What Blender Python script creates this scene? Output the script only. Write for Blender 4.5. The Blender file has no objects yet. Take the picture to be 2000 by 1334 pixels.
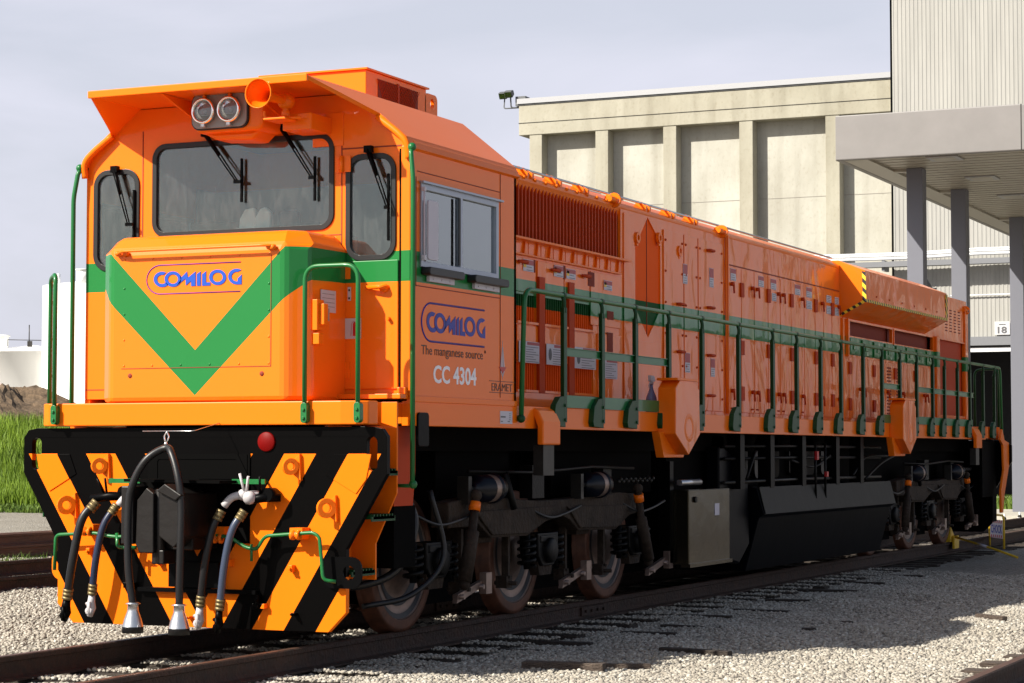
import bpy, bmesh, math, random
import numpy as np
from mathutils import Vector, Matrix
random.seed(7); RNG = np.random.default_rng(7)
R = math.radians; PI = math.pi
sc = bpy.context.scene; COL = sc.collection

# ---------------------------------------------------------------- camera, sky, sun, exposure
cam_d = bpy.data.cameras.new('camera'); cam = bpy.data.objects.new('camera', cam_d); COL.objects.link(cam)
cam.location = (8.6128, -13.4415, 1.3915)
cam.rotation_euler = (R(90 + 2.896), 0, R(24.392))
cam_d.sensor_width = 36; cam_d.lens = 76.84; cam_d.clip_start = .1; cam_d.clip_end = 3000
sc.camera = cam
SUN = Vector((.72, 1.04, -1.0)).normalized()          # direction the light travels
elev = math.asin(-SUN.z); azim = math.atan2(-SUN.x, -SUN.y)
w = bpy.data.worlds.new('World'); sc.world = w; w.use_nodes = True
nt = w.node_tree; nt.nodes.clear()
def N(t, kind, **k):
    n = t.nodes.new(kind)
    for a, b in k.items(): setattr(n, a, b)
    return n
out = N(nt, 'ShaderNodeOutputWorld'); bg = N(nt, 'ShaderNodeBackground')
sky = N(nt, 'ShaderNodeTexSky', sky_type='NISHITA', sun_disc=False, sun_elevation=elev, sun_rotation=azim, air_density=1.3, dust_density=2.5, ozone_density=1.5)
tc = N(nt, 'ShaderNodeTexCoord'); mp = N(nt, 'ShaderNodeMapping'); mp.inputs['Scale'].default_value = (1.2, 1.2, 5)
no = N(nt, 'ShaderNodeTexNoise'); no.inputs['Scale'].default_value = 3.1; no.inputs['Detail'].default_value = 6; no.inputs['Distortion'].default_value = .6
cr = N(nt, 'ShaderNodeValToRGB'); cr.color_ramp.elements[0].position = .40; cr.color_ramp.elements[0].color = (.74,)*3 + (1,); cr.color_ramp.elements[1].position = .62; cr.color_ramp.elements[1].color = (.96,)*3 + (1,)
mx = N(nt, 'ShaderNodeMix', data_type='RGBA'); mx.inputs['B'].default_value = (7.5, 7.6, 8.75, 1)
L = nt.links.new
sz = N(nt, 'ShaderNodeSeparateXYZ'); L(tc.outputs['Generated'], sz.inputs[0])
hz = N(nt, 'ShaderNodeMapRange'); hz.inputs['From Min'].default_value = .20; hz.inputs['From Max'].default_value = .46; hz.inputs['To Min'].default_value = 1; hz.inputs['To Max'].default_value = .03; L(sz.outputs[2], hz.inputs[0])
hm = N(nt, 'ShaderNodeMath', operation='MULTIPLY'); L(hz.outputs[0], hm.inputs[1])
L(tc.outputs['Generated'], mp.inputs[0]); L(mp.outputs[0], no.inputs['Vector']); L(no.outputs['Fac'], cr.inputs[0]); L(cr.outputs[0], hm.inputs[0]); L(hm.outputs[0], mx.inputs['Factor'])
L(sky.outputs[0], mx.inputs['A']); L(mx.outputs['Result'], bg.inputs[0]); bg.inputs[1].default_value = .058; L(bg.outputs[0], out.inputs[0])
sd = bpy.data.lights.new('sun', 'SUN'); sd.energy = 5.0; sd.angle = R(.53); sd.color = (1, .94, .83)
so = bpy.data.objects.new('sun', sd); COL.objects.link(so); so.rotation_euler = SUN.to_track_quat('-Z', 'Y').to_euler(); so.location = (0, 0, 60)
vs = sc.view_settings; vs.view_transform = 'Standard'; vs.look = 'None'; vs.exposure = .85; vs.gamma = 1
sc.cycles.max_bounces = 6; sc.cycles.transparent_max_bounces = 8

# ---------------------------------------------------------------- materials
M = {}
def mat(name, col, rough=.5, metal=0, coat=0, bump=0, bscale=20, var=0, vscale=3, spec=.5, col2=None, detail=4, stretch=None, coatr=.04):
    m = bpy.data.materials.new(name); m.use_nodes = True; t = m.node_tree; b = t.nodes['Principled BSDF']
    b.inputs['Base Color'].default_value = (*col, 1); b.inputs['Roughness'].default_value = rough; b.inputs['Metallic'].default_value = metal
    b.inputs['Coat Weight'].default_value = coat; b.inputs['Coat Roughness'].default_value = coatr; b.inputs['Specular IOR Level'].default_value = spec
    g = N(t, 'ShaderNodeNewGeometry'); vec = g.outputs['Position']
    if stretch:
        mpp = N(t, 'ShaderNodeMapping'); mpp.inputs['Scale'].default_value = stretch; t.links.new(vec, mpp.inputs[0]); vec = mpp.outputs[0]
    if var or col2:
        n = N(t, 'ShaderNodeTexNoise'); n.inputs['Scale'].default_value = vscale; n.inputs['Detail'].default_value = detail; n.inputs['Roughness'].default_value = .65
        t.links.new(vec, n.inputs['Vector'])
        r = N(t, 'ShaderNodeValToRGB'); r.color_ramp.elements[0].position = .32; r.color_ramp.elements[1].position = .68
        c2 = col2 if col2 else tuple(min(1, c*(1+var)) for c in col); c1 = col if col2 else tuple(c*(1-var) for c in col)
        r.color_ramp.elements[0].color = (*c1, 1); r.color_ramp.elements[1].color = (*c2, 1)
        t.links.new(n.outputs['Fac'], r.inputs[0]); t.links.new(r.outputs[0], b.inputs['Base Color'])
    if bump:
        n = N(t, 'ShaderNodeTexNoise'); n.inputs['Scale'].default_value = bscale; n.inputs['Detail'].default_value = detail
        bp = N(t, 'ShaderNodeBump'); bp.inputs['Strength'].default_value = bump; bp.inputs['Distance'].default_value = .05
        t.links.new(vec, n.inputs['Vector']); t.links.new(n.outputs['Fac'], bp.inputs['Height']); t.links.new(bp.outputs[0], b.inputs['Normal'])
        if coat: t.links.new(bp.outputs[0], b.inputs['Coat Normal'])
    M[name] = m; return m
def math_n(t, op, a, b=None, c=None):
    n = N(t, 'ShaderNodeMath', operation=op)
    for i, v in enumerate((a, b, c)):
        if v is None: continue
        if isinstance(v, (int, float)): n.inputs[i].default_value = v
        else: t.links.new(v, n.inputs[i])
    return n.outputs[0]
ORANGE = (.87, .168, .005); GREEN = (.012, .165, .035)
def striped(name, lo0, lok, lomax, hi0, hik, himax, bump=.0, bscale=1.3, coat=.4):
    "orange paint with the green livery band: green where lo < z < hi, lo=min(lo0+lok|x|,lomax)"
    m = mat(name, ORANGE, .36, 0, coat, 0, spec=.15); t = m.node_tree; b = t.nodes['Principled BSDF']
    g = N(t, 'ShaderNodeNewGeometry'); s = N(t, 'ShaderNodeSeparateXYZ'); t.links.new(g.outputs['Position'], s.inputs[0])
    ax = math_n(t, 'ABSOLUTE', s.outputs[0])
    lo = math_n(t, 'MINIMUM', math_n(t, 'MULTIPLY_ADD', ax, lok, lo0), lomax); hi = math_n(t, 'MINIMUM', math_n(t, 'MULTIPLY_ADD', ax, hik, hi0), himax)
    f = math_n(t, 'MULTIPLY', math_n(t, 'GREATER_THAN', s.outputs[2], lo), math_n(t, 'LESS_THAN', s.outputs[2], hi))
    x = N(t, 'ShaderNodeMix', data_type='RGBA'); x.inputs['A'].default_value = (*ORANGE, 1); x.inputs['B'].default_value = (*GREEN, 1)
    t.links.new(f, x.inputs['Factor']); t.links.new(x.outputs['Result'], b.inputs['Base Color'])
    if bump:
        n = N(t, 'ShaderNodeTexNoise'); n.inputs['Scale'].default_value = bscale; n.inputs['Detail'].default_value = 1.5; n.inputs['Distortion'].default_value = 1.2
        mpp = N(t, 'ShaderNodeMapping'); mpp.inputs['Scale'].default_value = (1, 1.7, .75); t.links.new(g.outputs['Position'], mpp.inputs[0]); t.links.new(mpp.outputs[0], n.inputs['Vector'])
        bp = N(t, 'ShaderNodeBump'); bp.inputs['Strength'].default_value = bump; bp.inputs['Distance'].default_value = .05
        t.links.new(n.outputs['Fac'], bp.inputs['Height']); t.links.new(bp.outputs[0], b.inputs['Normal']); t.links.new(bp.outputs[0], b.inputs['Coat Normal'])
    return m
striped('cab_paint', 2.63, 0, 2.63, 2.855, 0, 2.855, .05, 1.3, .22)
striped('hood_paint', 2.63, 0, 2.63, 2.855, 0, 2.855, .5, 1.1, .45)
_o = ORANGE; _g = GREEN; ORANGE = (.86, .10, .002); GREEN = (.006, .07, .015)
striped('livery_darkened', 2.63, 0, 2.63, 2.855, 0, 2.855, 0, 1, 0); ORANGE = _o; GREEN = _g; M['livery_darkened'].node_tree.nodes['Principled BSDF'].inputs['Roughness'].default_value = .7  # darkened copy of the livery; puts recess shade into the louvre slats
striped('nose_paint', 1.80, .93, 2.63, 2.13, .98, 2.855, .03)
mat('orange', ORANGE, .36, coat=.22, bump=.06, bscale=1.5, detail=1, spec=.1)
mat('orange_matte_dark', (.44, .04, .002), .6, spec=.2)  # darker orange; on the intake slats it paints the recess shade
mat('green', (.010, .13, .032), .35, coat=.2, spec=.3)
mat('green_shaded', (.004, .05, .013), .4, spec=.25)  # same green as the rails, with shade put into the colour
mat('seam', (.22, .025, .003), .7)
mat('opening_shade', (.20, .022, .006), .8)  # dark red colour that paints the shade inside openings
mat('black', (.0016, .0016, .0018), .38, coat=.0, bump=.05, bscale=6, spec=.06)
mat('black_matte', (.0018, .0017, .0017), .8, spec=.04)
mat('rubber', (.008, .008, .009), .42, bump=.02, bscale=90, spec=.4)
mat('rubber_blue', (.012, .02, .05), .35)
mat('hose_sheen', (.045, .06, .10), .28)
mat('brass', (.20, .155, .075), .5, .7)
mat('aluminium', (.55, .56, .58), .32, .9, bump=.05, bscale=50)
mat('alu_frame', (.34, .37, .43), .4, .6)
mat('white_paint', (.45, .43, .44), .5, var=.15, vscale=30)
mat('white', (.5, .5, .51), .5)
mat('grey_plate', (.26, .24, .23), .5, coat=.2)
mat('chrome', (.95, .93, .9), .12, 1)
mat('red', (.45, .012, .015), .4)
mat('red_lens', (.15, .002, .0015), .5, spec=.1)
mat('blue', (.02, .03, .30), .4, spec=.3)
mat('blue_logo', (.015, .075, .42), .45, spec=.2)
mat('purple_logo', (.12, .035, .26), .45, spec=.2)
mat('ink', (.05, .015, .008), .5)
mat('ink_grey', (.10, .10, .11), .6)
mat('label_white', (.52, .49, .55), .5)
mat('label_red', (.38, .06, .07), .5)
mat('yellow', (.72, .45, .02), .45, var=.15, vscale=12)
mat('yellow_hazard', (.80, .50, .02), .45)
mat('steel_cast', (.034, .023, .016), .75, spec=.2, bump=.4, bscale=25, var=.35, vscale=6)
mat('coupler_steel', (.007, .0055, .005), .42, bump=.06, bscale=12, spec=.3); mat('steel_dark', (.003, .0026, .0024), .5, bump=.08, bscale=30, spec=.18)
mat('steel_grey', (.022, .02, .017), .45, .4, var=.3, vscale=8)
mat('wheel_rust', (.11, .042, .022), .55, .3, var=.4, vscale=9)
mat('wheel_bright', (.24, .17, .14), .4, .5, var=.3, vscale=7)
mat('wheel_ring_shade', (.02, .022, .027), .5, .4)  # dark rings laid over the wheel disc, imitating its ring shading
mat('can_blue', (.003, .004, .009), .3, spec=.3)
mat('tank_strip', (.016, .0145, .011), .5, 0, bump=.12, bscale=3, spec=.12); mat('tank_panel', (.05, .044, .03), .2, .85, bump=.12, bscale=3)
mat('tank_black', (.0012, .0015, .0026), .4, spec=.06, bump=.08, bscale=2)
mat('rail_rust', (.022, .012, .008), .8, bump=.4, bscale=30, col2=(.048, .021, .012), vscale=8)
mat('rail_brown_lit', (.075, .032, .018), .75, bump=.4, bscale=20, col2=(.15, .065, .035), vscale=4, stretch=(1, .2, 1))  # brown raised above the other rails, sunlight put into the colour
mat('rail_top', (.10, .05, .032), .5, .3, var=.3, vscale=12)
mat('tie_wood', (.025, .019, .015), .9, bump=.8, bscale=18, col2=(.06, .046, .036), vscale=5, stretch=(1, 6, 6))
mat('tie_old', (.06, .042, .032), .9, bump=.8, bscale=14, col2=(.12, .09, .07), vscale=6, stretch=(1, 8, 8))
mat('skin_int', (.17, .19, .18), .8); mat('reflective', (.85, .82, .86), .4)
mat('seat_fabric', (.05, .06, .07), .8)
mat('paper', (.8, .82, .84), .7)
mat('bottle_blue', (.02, .06, .28), .25)
mat('bottle_clear', (.18, .25, .42), .2)
# the plow: orange and black chevrons
m = mat('plow_paint', ORANGE, .35, coat=.35); t = m.node_tree; b = t.nodes['Principled BSDF']
g = N(t, 'ShaderNodeNewGeometry'); s = N(t, 'ShaderNodeSeparateXYZ'); t.links.new(g.outputs['Position'], s.inputs[0])
q = math_n(t, 'ADD', math_n(t, 'ABSOLUTE', s.outputs[0]), math_n(t, 'MULTIPLY', math_n(t, 'SUBTRACT', 1.38, s.outputs[2]), .62))
fr = math_n(t, 'FRACT', math_n(t, 'DIVIDE', math_n(t, 'SUBTRACT', math_n(t, 'ADD', q, 5.18), .20), .518))
isor = math_n(t, 'MULTIPLY', math_n(t, 'LESS_THAN', fr, .5), math_n(t, 'LESS_THAN', s.outputs[2], 1.38))
x = N(t, 'ShaderNodeMix', data_type='RGBA'); x.inputs['A'].default_value = (.0012, .001, .001, 1); x.inputs['B'].default_value = (*ORANGE, 1); b.inputs['Coat Weight'].default_value = 0; b.inputs['Specular IOR Level'].default_value = .06
t.links.new(isor, x.inputs['Factor']); t.links.new(x.outputs['Result'], b.inputs['Base Color'])
# hazard tape
m = mat('hazard_tape', (.8, .5, .02), .5); t = m.node_tree; b = t.nodes['Principled BSDF']
g = N(t, 'ShaderNodeNewGeometry'); s = N(t, 'ShaderNodeSeparateXYZ'); t.links.new(g.outputs['Position'], s.inputs[0])
q = math_n(t, 'ADD', math_n(t, 'ADD', s.outputs[0], s.outputs[1]), math_n(t, 'MULTIPLY', s.outputs[2], 1.0))
fr = math_n(t, 'LESS_THAN', math_n(t, 'FRACT', math_n(t, 'MULTIPLY', q, 9.0)), .5)
x = N(t, 'ShaderNodeMix', data_type='RGBA'); x.inputs['A'].default_value = (.01, .01, .01, 1); x.inputs['B'].default_value = (.85, .55, .02, 1)
t.links.new(fr, x.inputs['Factor']); t.links.new(x.outputs['Result'], b.inputs['Base Color'])
def glass(name, tint, refl):
    m = bpy.data.materials.new(name); m.use_nodes = True; t = m.node_tree; t.nodes.clear()
    o = N(t, 'ShaderNodeOutputMaterial'); a = N(t, 'ShaderNodeBsdfTransparent'); a.inputs[0].default_value = (*tint, 1)
    gl = N(t, 'ShaderNodeBsdfGlossy'); gl.inputs['Roughness'].default_value = .03; gl.inputs[0].default_value = (.9, .95, .95, 1)
    fw = N(t, 'ShaderNodeFresnel'); fw.inputs[0].default_value = 1.5
    f = math_n(t, 'ADD', fw.outputs[0], refl); mi = N(t, 'ShaderNodeMixShader')
    g = N(t, 'ShaderNodeNewGeometry'); mp_ = N(t, 'ShaderNodeMapping'); mp_.inputs['Scale'].default_value = (7, 7, 2.2); n = N(t, 'ShaderNodeTexNoise'); n.inputs['Scale'].default_value = 1.6; n.inputs['Detail'].default_value = 7; n.inputs['Distortion'].default_value = 1.5
    t.links.new(g.outputs['Position'], mp_.inputs[0]); t.links.new(mp_.outputs[0], n.inputs['Vector']); r = N(t, 'ShaderNodeMapRange'); r.inputs['From Min'].default_value = .42; r.inputs['From Max'].default_value = .75; r.inputs['To Min'].default_value = .02; r.inputs['To Max'].default_value = .085 if name == 'glass' else .06; t.links.new(n.outputs['Fac'], r.inputs[0])
    di = N(t, 'ShaderNodeBsdfDiffuse'); di.inputs[0].default_value = (.42, .44, .42, 1); m2 = N(t, 'ShaderNodeMixShader'); t.links.new(r.outputs[0], m2.inputs[0]); t.links.new(a.outputs[0], m2.inputs[1]); t.links.new(di.outputs[0], m2.inputs[2])
    t.links.new(f, mi.inputs[0]); t.links.new((a if name == 'lens' else m2).outputs[0], mi.inputs[1]); t.links.new(gl.outputs[0], mi.inputs[2]); t.links.new(mi.outputs[0], o.inputs[0])
    M[name] = m
glass('glass', (.86, .93, .90), .05); glass('glass_side', (.80, .87, .92), .20); glass('lens', (.9, .92, .95), .05)

# ---------------------------------------------------------------- mesh helpers
class MB:
    def __init__(s): s.v = []; s.f = []; s.mi = []; s.sm = []; s.cur = 0
    def add(s, vs, fs, smooth=False):
        n = len(s.v); s.v += [tuple(v) for v in vs]
        for f in fs: s.f.append([n+i for i in f]); s.mi.append(s.cur); s.sm.append(smooth)
        return s
    def box(s, x0, x1, y0, y1, z0, z1):
        return s.add([(x0,y0,z0),(x1,y0,z0),(x1,y1,z0),(x0,y1,z0),(x0,y0,z1),(x1,y0,z1),(x1,y1,z1),(x0,y1,z1)],
                     [(0,3,2,1),(4,5,6,7),(0,1,5,4),(1,2,6,5),(2,3,7,6),(3,0,4,7)])
    def prism(s, poly, ax, d0, d1):
        "poly of (a,b); ax 'y': (x,z) along y; 'x': (y,z) along x; 'z': (x,y) along z"
        def P(a, b, d): return {'y': (a, d, b), 'x': (d, a, b), 'z': (a, b, d)}[ax]
        n = len(poly)
        return s.add([P(a, b, d0) for a, b in poly] + [P(a, b, d1) for a, b in poly],
                     [tuple(range(n)), tuple(range(2*n-1, n-1, -1))] + [(i, i+n, (i+1) % n+n, (i+1) % n) for i in range(n)])
    def tube(s, pts, r, n=8, cap=True, closed=False, flat=None):
        P = [Vector(p) for p in pts]; k = len(P); rs = r if isinstance(r, (list, tuple)) else [r]*k
        vs = []; up = None
        for i, p in enumerate(P):
            if closed: d = (P[(i+1) % k]-P[i-1])
            else: d = (P[min(i+1, k-1)]-P[max(i-1, 0)])
            d.normalize()
            if up is None:
                up = Vector((0, 0, 1)) if abs(d.z) < .9 else Vector((1, 0, 0))
            a = (up - d*up.dot(d))
            if a.length < 1e-4: a = d.orthogonal()
            a.normalize(); b_ = d.cross(a); up = a
            for j in range(n):
                t = 2*PI*j/n; vs.append(p + a*math.cos(t)*rs[i] + b_*math.sin(t)*rs[i])
        fs = []
        for i in range(k if closed else k-1):
            i2 = (i+1) % k
            for j in range(n): fs.append((i*n+j, i*n+(j+1) % n, i2*n+(j+1) % n, i2*n+j))
        s.add(vs, fs, True)
        if cap and not closed:
            s.add([vs[j] for j in range(n)], [tuple(range(n))[::-1]]); s.add([vs[(k-1)*n+j] for j in range(n)], [tuple(range(n))])
        return s
    def cyl(s, p, q, r, n=16, r2=None): return s.tube([p, q], [r, r if r2 is None else r2], n)
    def lathe(s, prof, c, ax, n=32, smooth=True):
        "prof of (radius, d): d along axis ax ('x','y','z') from centre c"
        vs = []; fs = []; c = Vector(c)
        for r, d in prof:
            for j in range(n):
                t = 2*PI*j/n; a, b_ = r*math.cos(t), r*math.sin(t)
                vs.append(c + Vector({'x': (d, a, b_), 'y': (a, d, b_), 'z': (a, b_, d)}[ax]))
        for i in range(len(prof)-1):
            for j in range(n): fs.append((i*n+j, i*n+(j+1) % n, (i+1)*n+(j+1) % n, (i+1)*n+j))
        return s.add(vs, fs, smooth)
    def sphere(s, c, r, n=8, sc_=(1, 1, 1)):
        vs = []; fs = []
        for i in range(n+1):
            ph = PI*i/n
            for j in range(n*2):
                t = PI*j/n; vs.append((c[0]+r*sc_[0]*math.sin(ph)*math.cos(t), c[1]+r*sc_[1]*math.sin(ph)*math.sin(t), c[2]+r*sc_[2]*math.cos(ph)))
        m_ = n*2
        for i in range(n):
            for j in range(m_): fs.append((i*m_+j, (i+1)*m_+j, (i+1)*m_+(j+1) % m_, i*m_+(j+1) % m_))
        return s.add(vs, fs, True)
    def mesh(s, me):
        n = len(s.v); s.v += [tuple(v.co) for v in me.vertices]
        for p in me.polygons: s.f.append([n+i for i in p.vertices]); s.mi.append(s.cur); s.sm.append(False)
        return s
    def build(s, name, mats, parent=None, bevel=0, label=None, cat=None, group=None, kind=None, fix=True):
        me = bpy.data.meshes.new(name); me.from_pydata(s.v, [], s.f)
        ms = mats if isinstance(mats, (list, tuple)) else [mats]
        for m_ in ms: me.materials.append(M[m_])
        me.polygons.foreach_set('material_index', s.mi); me.polygons.foreach_set('use_smooth', s.sm)
        if fix:
            bm = bmesh.new(); bm.from_mesh(me); bmesh.ops.remove_doubles(bm, verts=bm.verts, dist=1e-5)
            bmesh.ops.recalc_face_normals(bm, faces=bm.faces); bm.to_mesh(me); bm.free()
        me.update(); o = bpy.data.objects.new(name, me); COL.objects.link(o)
        if parent is not None: put(o, parent)
        if bevel:
            md = o.modifiers.new('bevel', 'BEVEL'); md.width = bevel; md.segments = 2; md.limit_method = 'ANGLE'; md.angle_limit = R(40); md.harden_normals = False
        tag(o, label, cat, group, kind); return o
def each(name, mats, parent, *bxs, bevel=0):
    for bx in bxs: q = MB(); q.box(*bx); q.build(name, mats, parent, bevel)
def tag(o, label=None, cat=None, group=None, kind=None):
    if label: o['label'] = label
    if cat: o['category'] = cat
    if group: o['group'] = group
    if kind: o['kind'] = kind
    return o
def world_loc(o):
    l = Vector(o.location)
    while o.parent: o = o.parent; l += Vector(o.location)
    return l
def put(o, parent):
    "parent an object whose mesh is in world coordinates"
    o.parent = parent; o.location = -world_loc(parent)
def thing(name, label, cat, loc=(0, 0, 0), group=None):
    o = bpy.data.objects.new(name, None); COL.objects.link(o); o.location = loc; o.empty_display_size = .2
    return tag(o, label, cat, group)
def part_empty(name, parent):
    o = bpy.data.objects.new(name, None); COL.objects.link(o); o.parent = parent; o.location = -world_loc(parent); return o
def copy_tree(o, parent=None):
    c = o.copy(); COL.objects.link(c)
    if parent is not None: c.parent = parent
    for ch in o.children: copy_tree(ch, c)
    return c
def mapp(plane, off, a, b, c):
    if plane == 'front': return (a, off-c, b)
    if plane == 'side': return (off+c, a, b)
    if plane == 'left': return (-off-c, a, b)
    if plane == 'top': return (a, b, off+c)
def curve_mesh(loops, th):
    cu = bpy.data.curves.new('c', 'CURVE'); cu.dimensions = '2D'; cu.fill_mode = 'BOTH'; cu.extrude = th/2
    for lp in loops:
        sp = cu.splines.new('POLY'); sp.points.add(len(lp)-1)
        for i, (a, b) in enumerate(lp): sp.points[i].co = (a, b, 0, 1)
        sp.use_cyclic_u = True
    o = bpy.data.objects.new('c', cu); me = bpy.data.meshes.new_from_object(o); bpy.data.objects.remove(o); bpy.data.curves.remove(cu); return me
def plate(mb, loops, plane, off, th):
    "flat plate with holes; its face lies at off, its thickness goes inwards"
    me = curve_mesh(loops, th)
    for v in me.vertices: v.co = mapp(plane, off, v.co.x, v.co.y, v.co.z-th/2)
    mb.mesh(me); bpy.data.meshes.remove(me); return mb
def text(mb, s_, plane, off, a0, a1, b0, b1, th=.003, bold=0.0, keep=False):
    cu = bpy.data.curves.new('t', 'FONT'); cu.body = s_; cu.extrude = th/2; cu.offset = bold; cu.resolution_u = 3
    o = bpy.data.objects.new('t', cu); me = bpy.data.meshes.new_from_object(o); bpy.data.objects.remove(o); bpy.data.curves.remove(cu)
    xs = [v.co.x for v in me.vertices]; ys = [v.co.y for v in me.vertices]; x0, x1, y0, y1 = min(xs), max(xs), min(ys), max(ys)
    for v in me.vertices:
        v.co = mapp(plane, off, a0+(v.co.x-x0)/(x1-x0)*(a1-a0), b0+(v.co.y-y0)/(y1-y0)*(b1-b0), (v.co.z+th/2))
    mb.mesh(me); bpy.data.meshes.remove(me); return mb
def rr(a0, a1, b0, b1, r, n=5):
    P = []
    for cx, cy, t0 in ((a1-r, b1-r, 0), (a0+r, b1-r, 90), (a0+r, b0+r, 180), (a1-r, b0+r, 270)):
        for i in range(n+1): t = R(t0+90*i/n); P.append((cx+r*math.cos(t), cy+r*math.sin(t)))
    return P
def circ(a, b, r, n=24, rb=None): return [(a+r*math.cos(2*PI*i/n), b+(rb or r)*math.sin(2*PI*i/n)) for i in range(n)]
def rect(a0, a1, b0, b1): return [(a0, b0), (a1, b0), (a1, b1), (a0, b1)]
def smooth_path(P, n=6):
    "Catmull-Rom through the points"
    P = [Vector(p) for p in P]; Q = [P[0]+(P[0]-P[1])] + P + [P[-1]+(P[-1]-P[-2])]; o = []
    for i in range(1, len(Q)-2):
        a, b, c, d = Q[i-1:i+3]
        for k in range(n):
            t = k/n; o.append(.5*((2*b)+(-a+c)*t+(2*a-5*b+4*c-d)*t*t+(-a+3*b-3*c+d)*t**3))
    return o+[P[-1]]
def bent(P, r=.08, n=5):
    "polyline with its corners rounded"
    P = [Vector(p) for p in P]; o = [P[0]]
    for a, b, c in zip(P, P[1:], P[2:]):
        u = (a-b); v = (c-b); k = min(r, u.length*.49, v.length*.49); u.normalize(); v.normalize()
        s_, e = b+u*k, b+v*k
        for i in range(n+1): t = i/n; o.append(s_*(1-t)**2+b*2*t*(1-t)+e*t*t)
    return o+[P[-1]]
# ================================================================ LOCOMOTIVE
loco = thing('locomotive', 'orange diesel locomotive with green stripe and striped plow standing on the track', 'locomotive')
# ---- cab shell
mb = MB(); o1 = [(-1.42, 1.8), (1.42, 1.8), (1.42, 3.63), (.95, 4.03), (-.95, 4.03), (-1.42, 3.63)]
WS = (-.78, .755, 3.06, 3.725); WR = (.91, 1.27, 2.82, 3.55); WL = (-1.32, -.955, 2.82, 3.55)
plate(mb, [o1, rr(*WS, .09), rr(*WR, .10), rr(*WL, .10)], 'front', .65, .04)
front = mb.build('cab_front_wall', 'cab_paint', loco)
SW = (.80, 2.13, 2.755, 3.345)
for nm, pl in (('cab_side_wall', 'side'), ('cab_side_wall', 'left')):
    mb = MB(); plate(mb, [rect(.69, 2.5, 1.8, 3.66), rect(*SW)], pl, 1.42, .04); csw = mb.build(nm, 'cab_paint', loco)
    if pl == 'side': side = csw
mb = MB(); mb.prism(o1, 'y', 2.46, 2.5); mb.build('cab_rear_wall', 'cab_paint', loco)
mb = MB(); mb.box(-1.37, 1.37, 2.40, 2.455, 1.85, 3.6); mb.box(-1.37, 1.37, .70, 2.39, 1.82, 1.86); mb.box(-.9, .9, .7, 2.39, 3.90, 3.93)
mb.box(-1.375, -1.35, 2.14, 2.4, 1.9, 3.6); mb.box(.3, 1.33, 2.0, 2.39, 1.87, 3.5); mb.build('cab_interior_lining', 'skin_int', loco)
# doors/hatches of the front wall drawn by seams
each('panel_seam', 'seam', loco, (-.904, -.896, .6465, .652, 3.02, 3.86), (.841, .849, .6465, .652, 1.83, 3.86), (.85, 1.34, .6465, .652, 3.62, 3.63), (-1.41, -.76, .6465, .652, 1.87, 1.876), (.3, .84, .6465, .652, 2.99, 2.996))
mb = MB(); mb.box(1.325, 1.343, .6455, .652, 1.83, 3.60); mb.build('door_gap', 'black_matte', loco)
mb = MB(); mb.box(.86, 1.32, .634, .648, 1.85, 2.79); cd = mb.build('cab_door', 'cab_paint', loco, .006)
mb = MB(); mb.tube(bent([(1.08, .60, 2.59), (1.22, .57, 2.59), (1.24, .64, 2.59)], .03), .016); mb.lathe([(0, -.03), (.03, -.03), (.035, 0)], (1.21, .634, 2.585), 'y', 12); mb.build('door_handle', 'orange', cd)
for z in (1.93, 2.66, 3.45):
    mb = MB(); mb.cyl((.86, .615, z), (.86, .615, z+.12), .014, 8); mb.box(.80, .86, .632, .645, z, z+.12); mb.box(.865, .93, .625, .632, z, z+.12)
    for k in range(3): mb.cyl((.83, .622, z+.02+.04*k), (.83, .633, z+.02+.04*k), .009, 6)
    mb.build('door_hinge', 'orange', cd)
mb = MB(); mb.cyl((1.25, .60, 2.36), (1.25, .634, 2.36), .014, 8); mb.build('door_knob', 'orange', cd)
mb = MB(); mb.box(1.345, 1.422, .63, .649, 1.83, 3.62); mb.build('corner_post', 'cab_paint', loco, .008)
mb = MB(); mb.box(.84, 1.40, .52, .648, 1.775, 1.812); mb.box(1.33, 1.40, .60, .645, 1.81, 1.86); mb.build('door_sill', 'orange', loco, .006)
# windows: rubber ring > glass
def ringwin(w, r, ow=.028):
    mb = MB(); plate(mb, [rr(w[0]-ow, w[1]+ow, w[2]-ow, w[3]+ow, r+ow, 7), rr(w[0]+.012, w[1]-.012, w[2]+.012, w[3]-.012, r-.012, 7)], 'front', .636, .05)
    f = mb.build('front_window', 'rubber', loco, .006)
    mb = MB(); mb.prism(rr(w[0]-.002, w[1]+.002, w[2]-.002, w[3]+.002, r, 6), 'y', .655, .661); mb.build('pane', 'glass', f); return f
ringwin(WS, .09); ringwin(WR, .10); ringwin(WL, .10)
def wiper(px, pz, ex, ez, bx, b0, b1):
    mb = MB(); mb.box(px-.03, px+.03, .585, .63, pz-.02, pz+.03); mb.build
    for d in (-.018, .018): mb.tube([(px+d, .60, pz), (ex+d*.5, .585, ez)], .006, 6)
    mb.tube([(px, .595, pz), (px+(ex-px)*.45, .588, pz+(ez-pz)*.45)], .014, 6)
    wv = mb.build('wiper', 'black', loco); mb = MB(); mb.box(bx-.008, bx+.008, .618, .636, b0, b1); mb.box(ex-.03, bx+.015, .58, .6, ez-.012, ez+.012); mb.build('wiper_blade', 'black', wv)
wiper(-.31, 3.80, -.015, 3.42, 0, 3.27, 3.60); wiper(.34, 3.83, .63, 3.42, .63, 3.25, 3.58)
wiper(-1.13, 3.57, -.985, 3.14, -.965, 2.86, 3.41); wiper(1.09, 3.60, 1.26, 3.17, 1.245, 2.93, 3.42)
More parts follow.
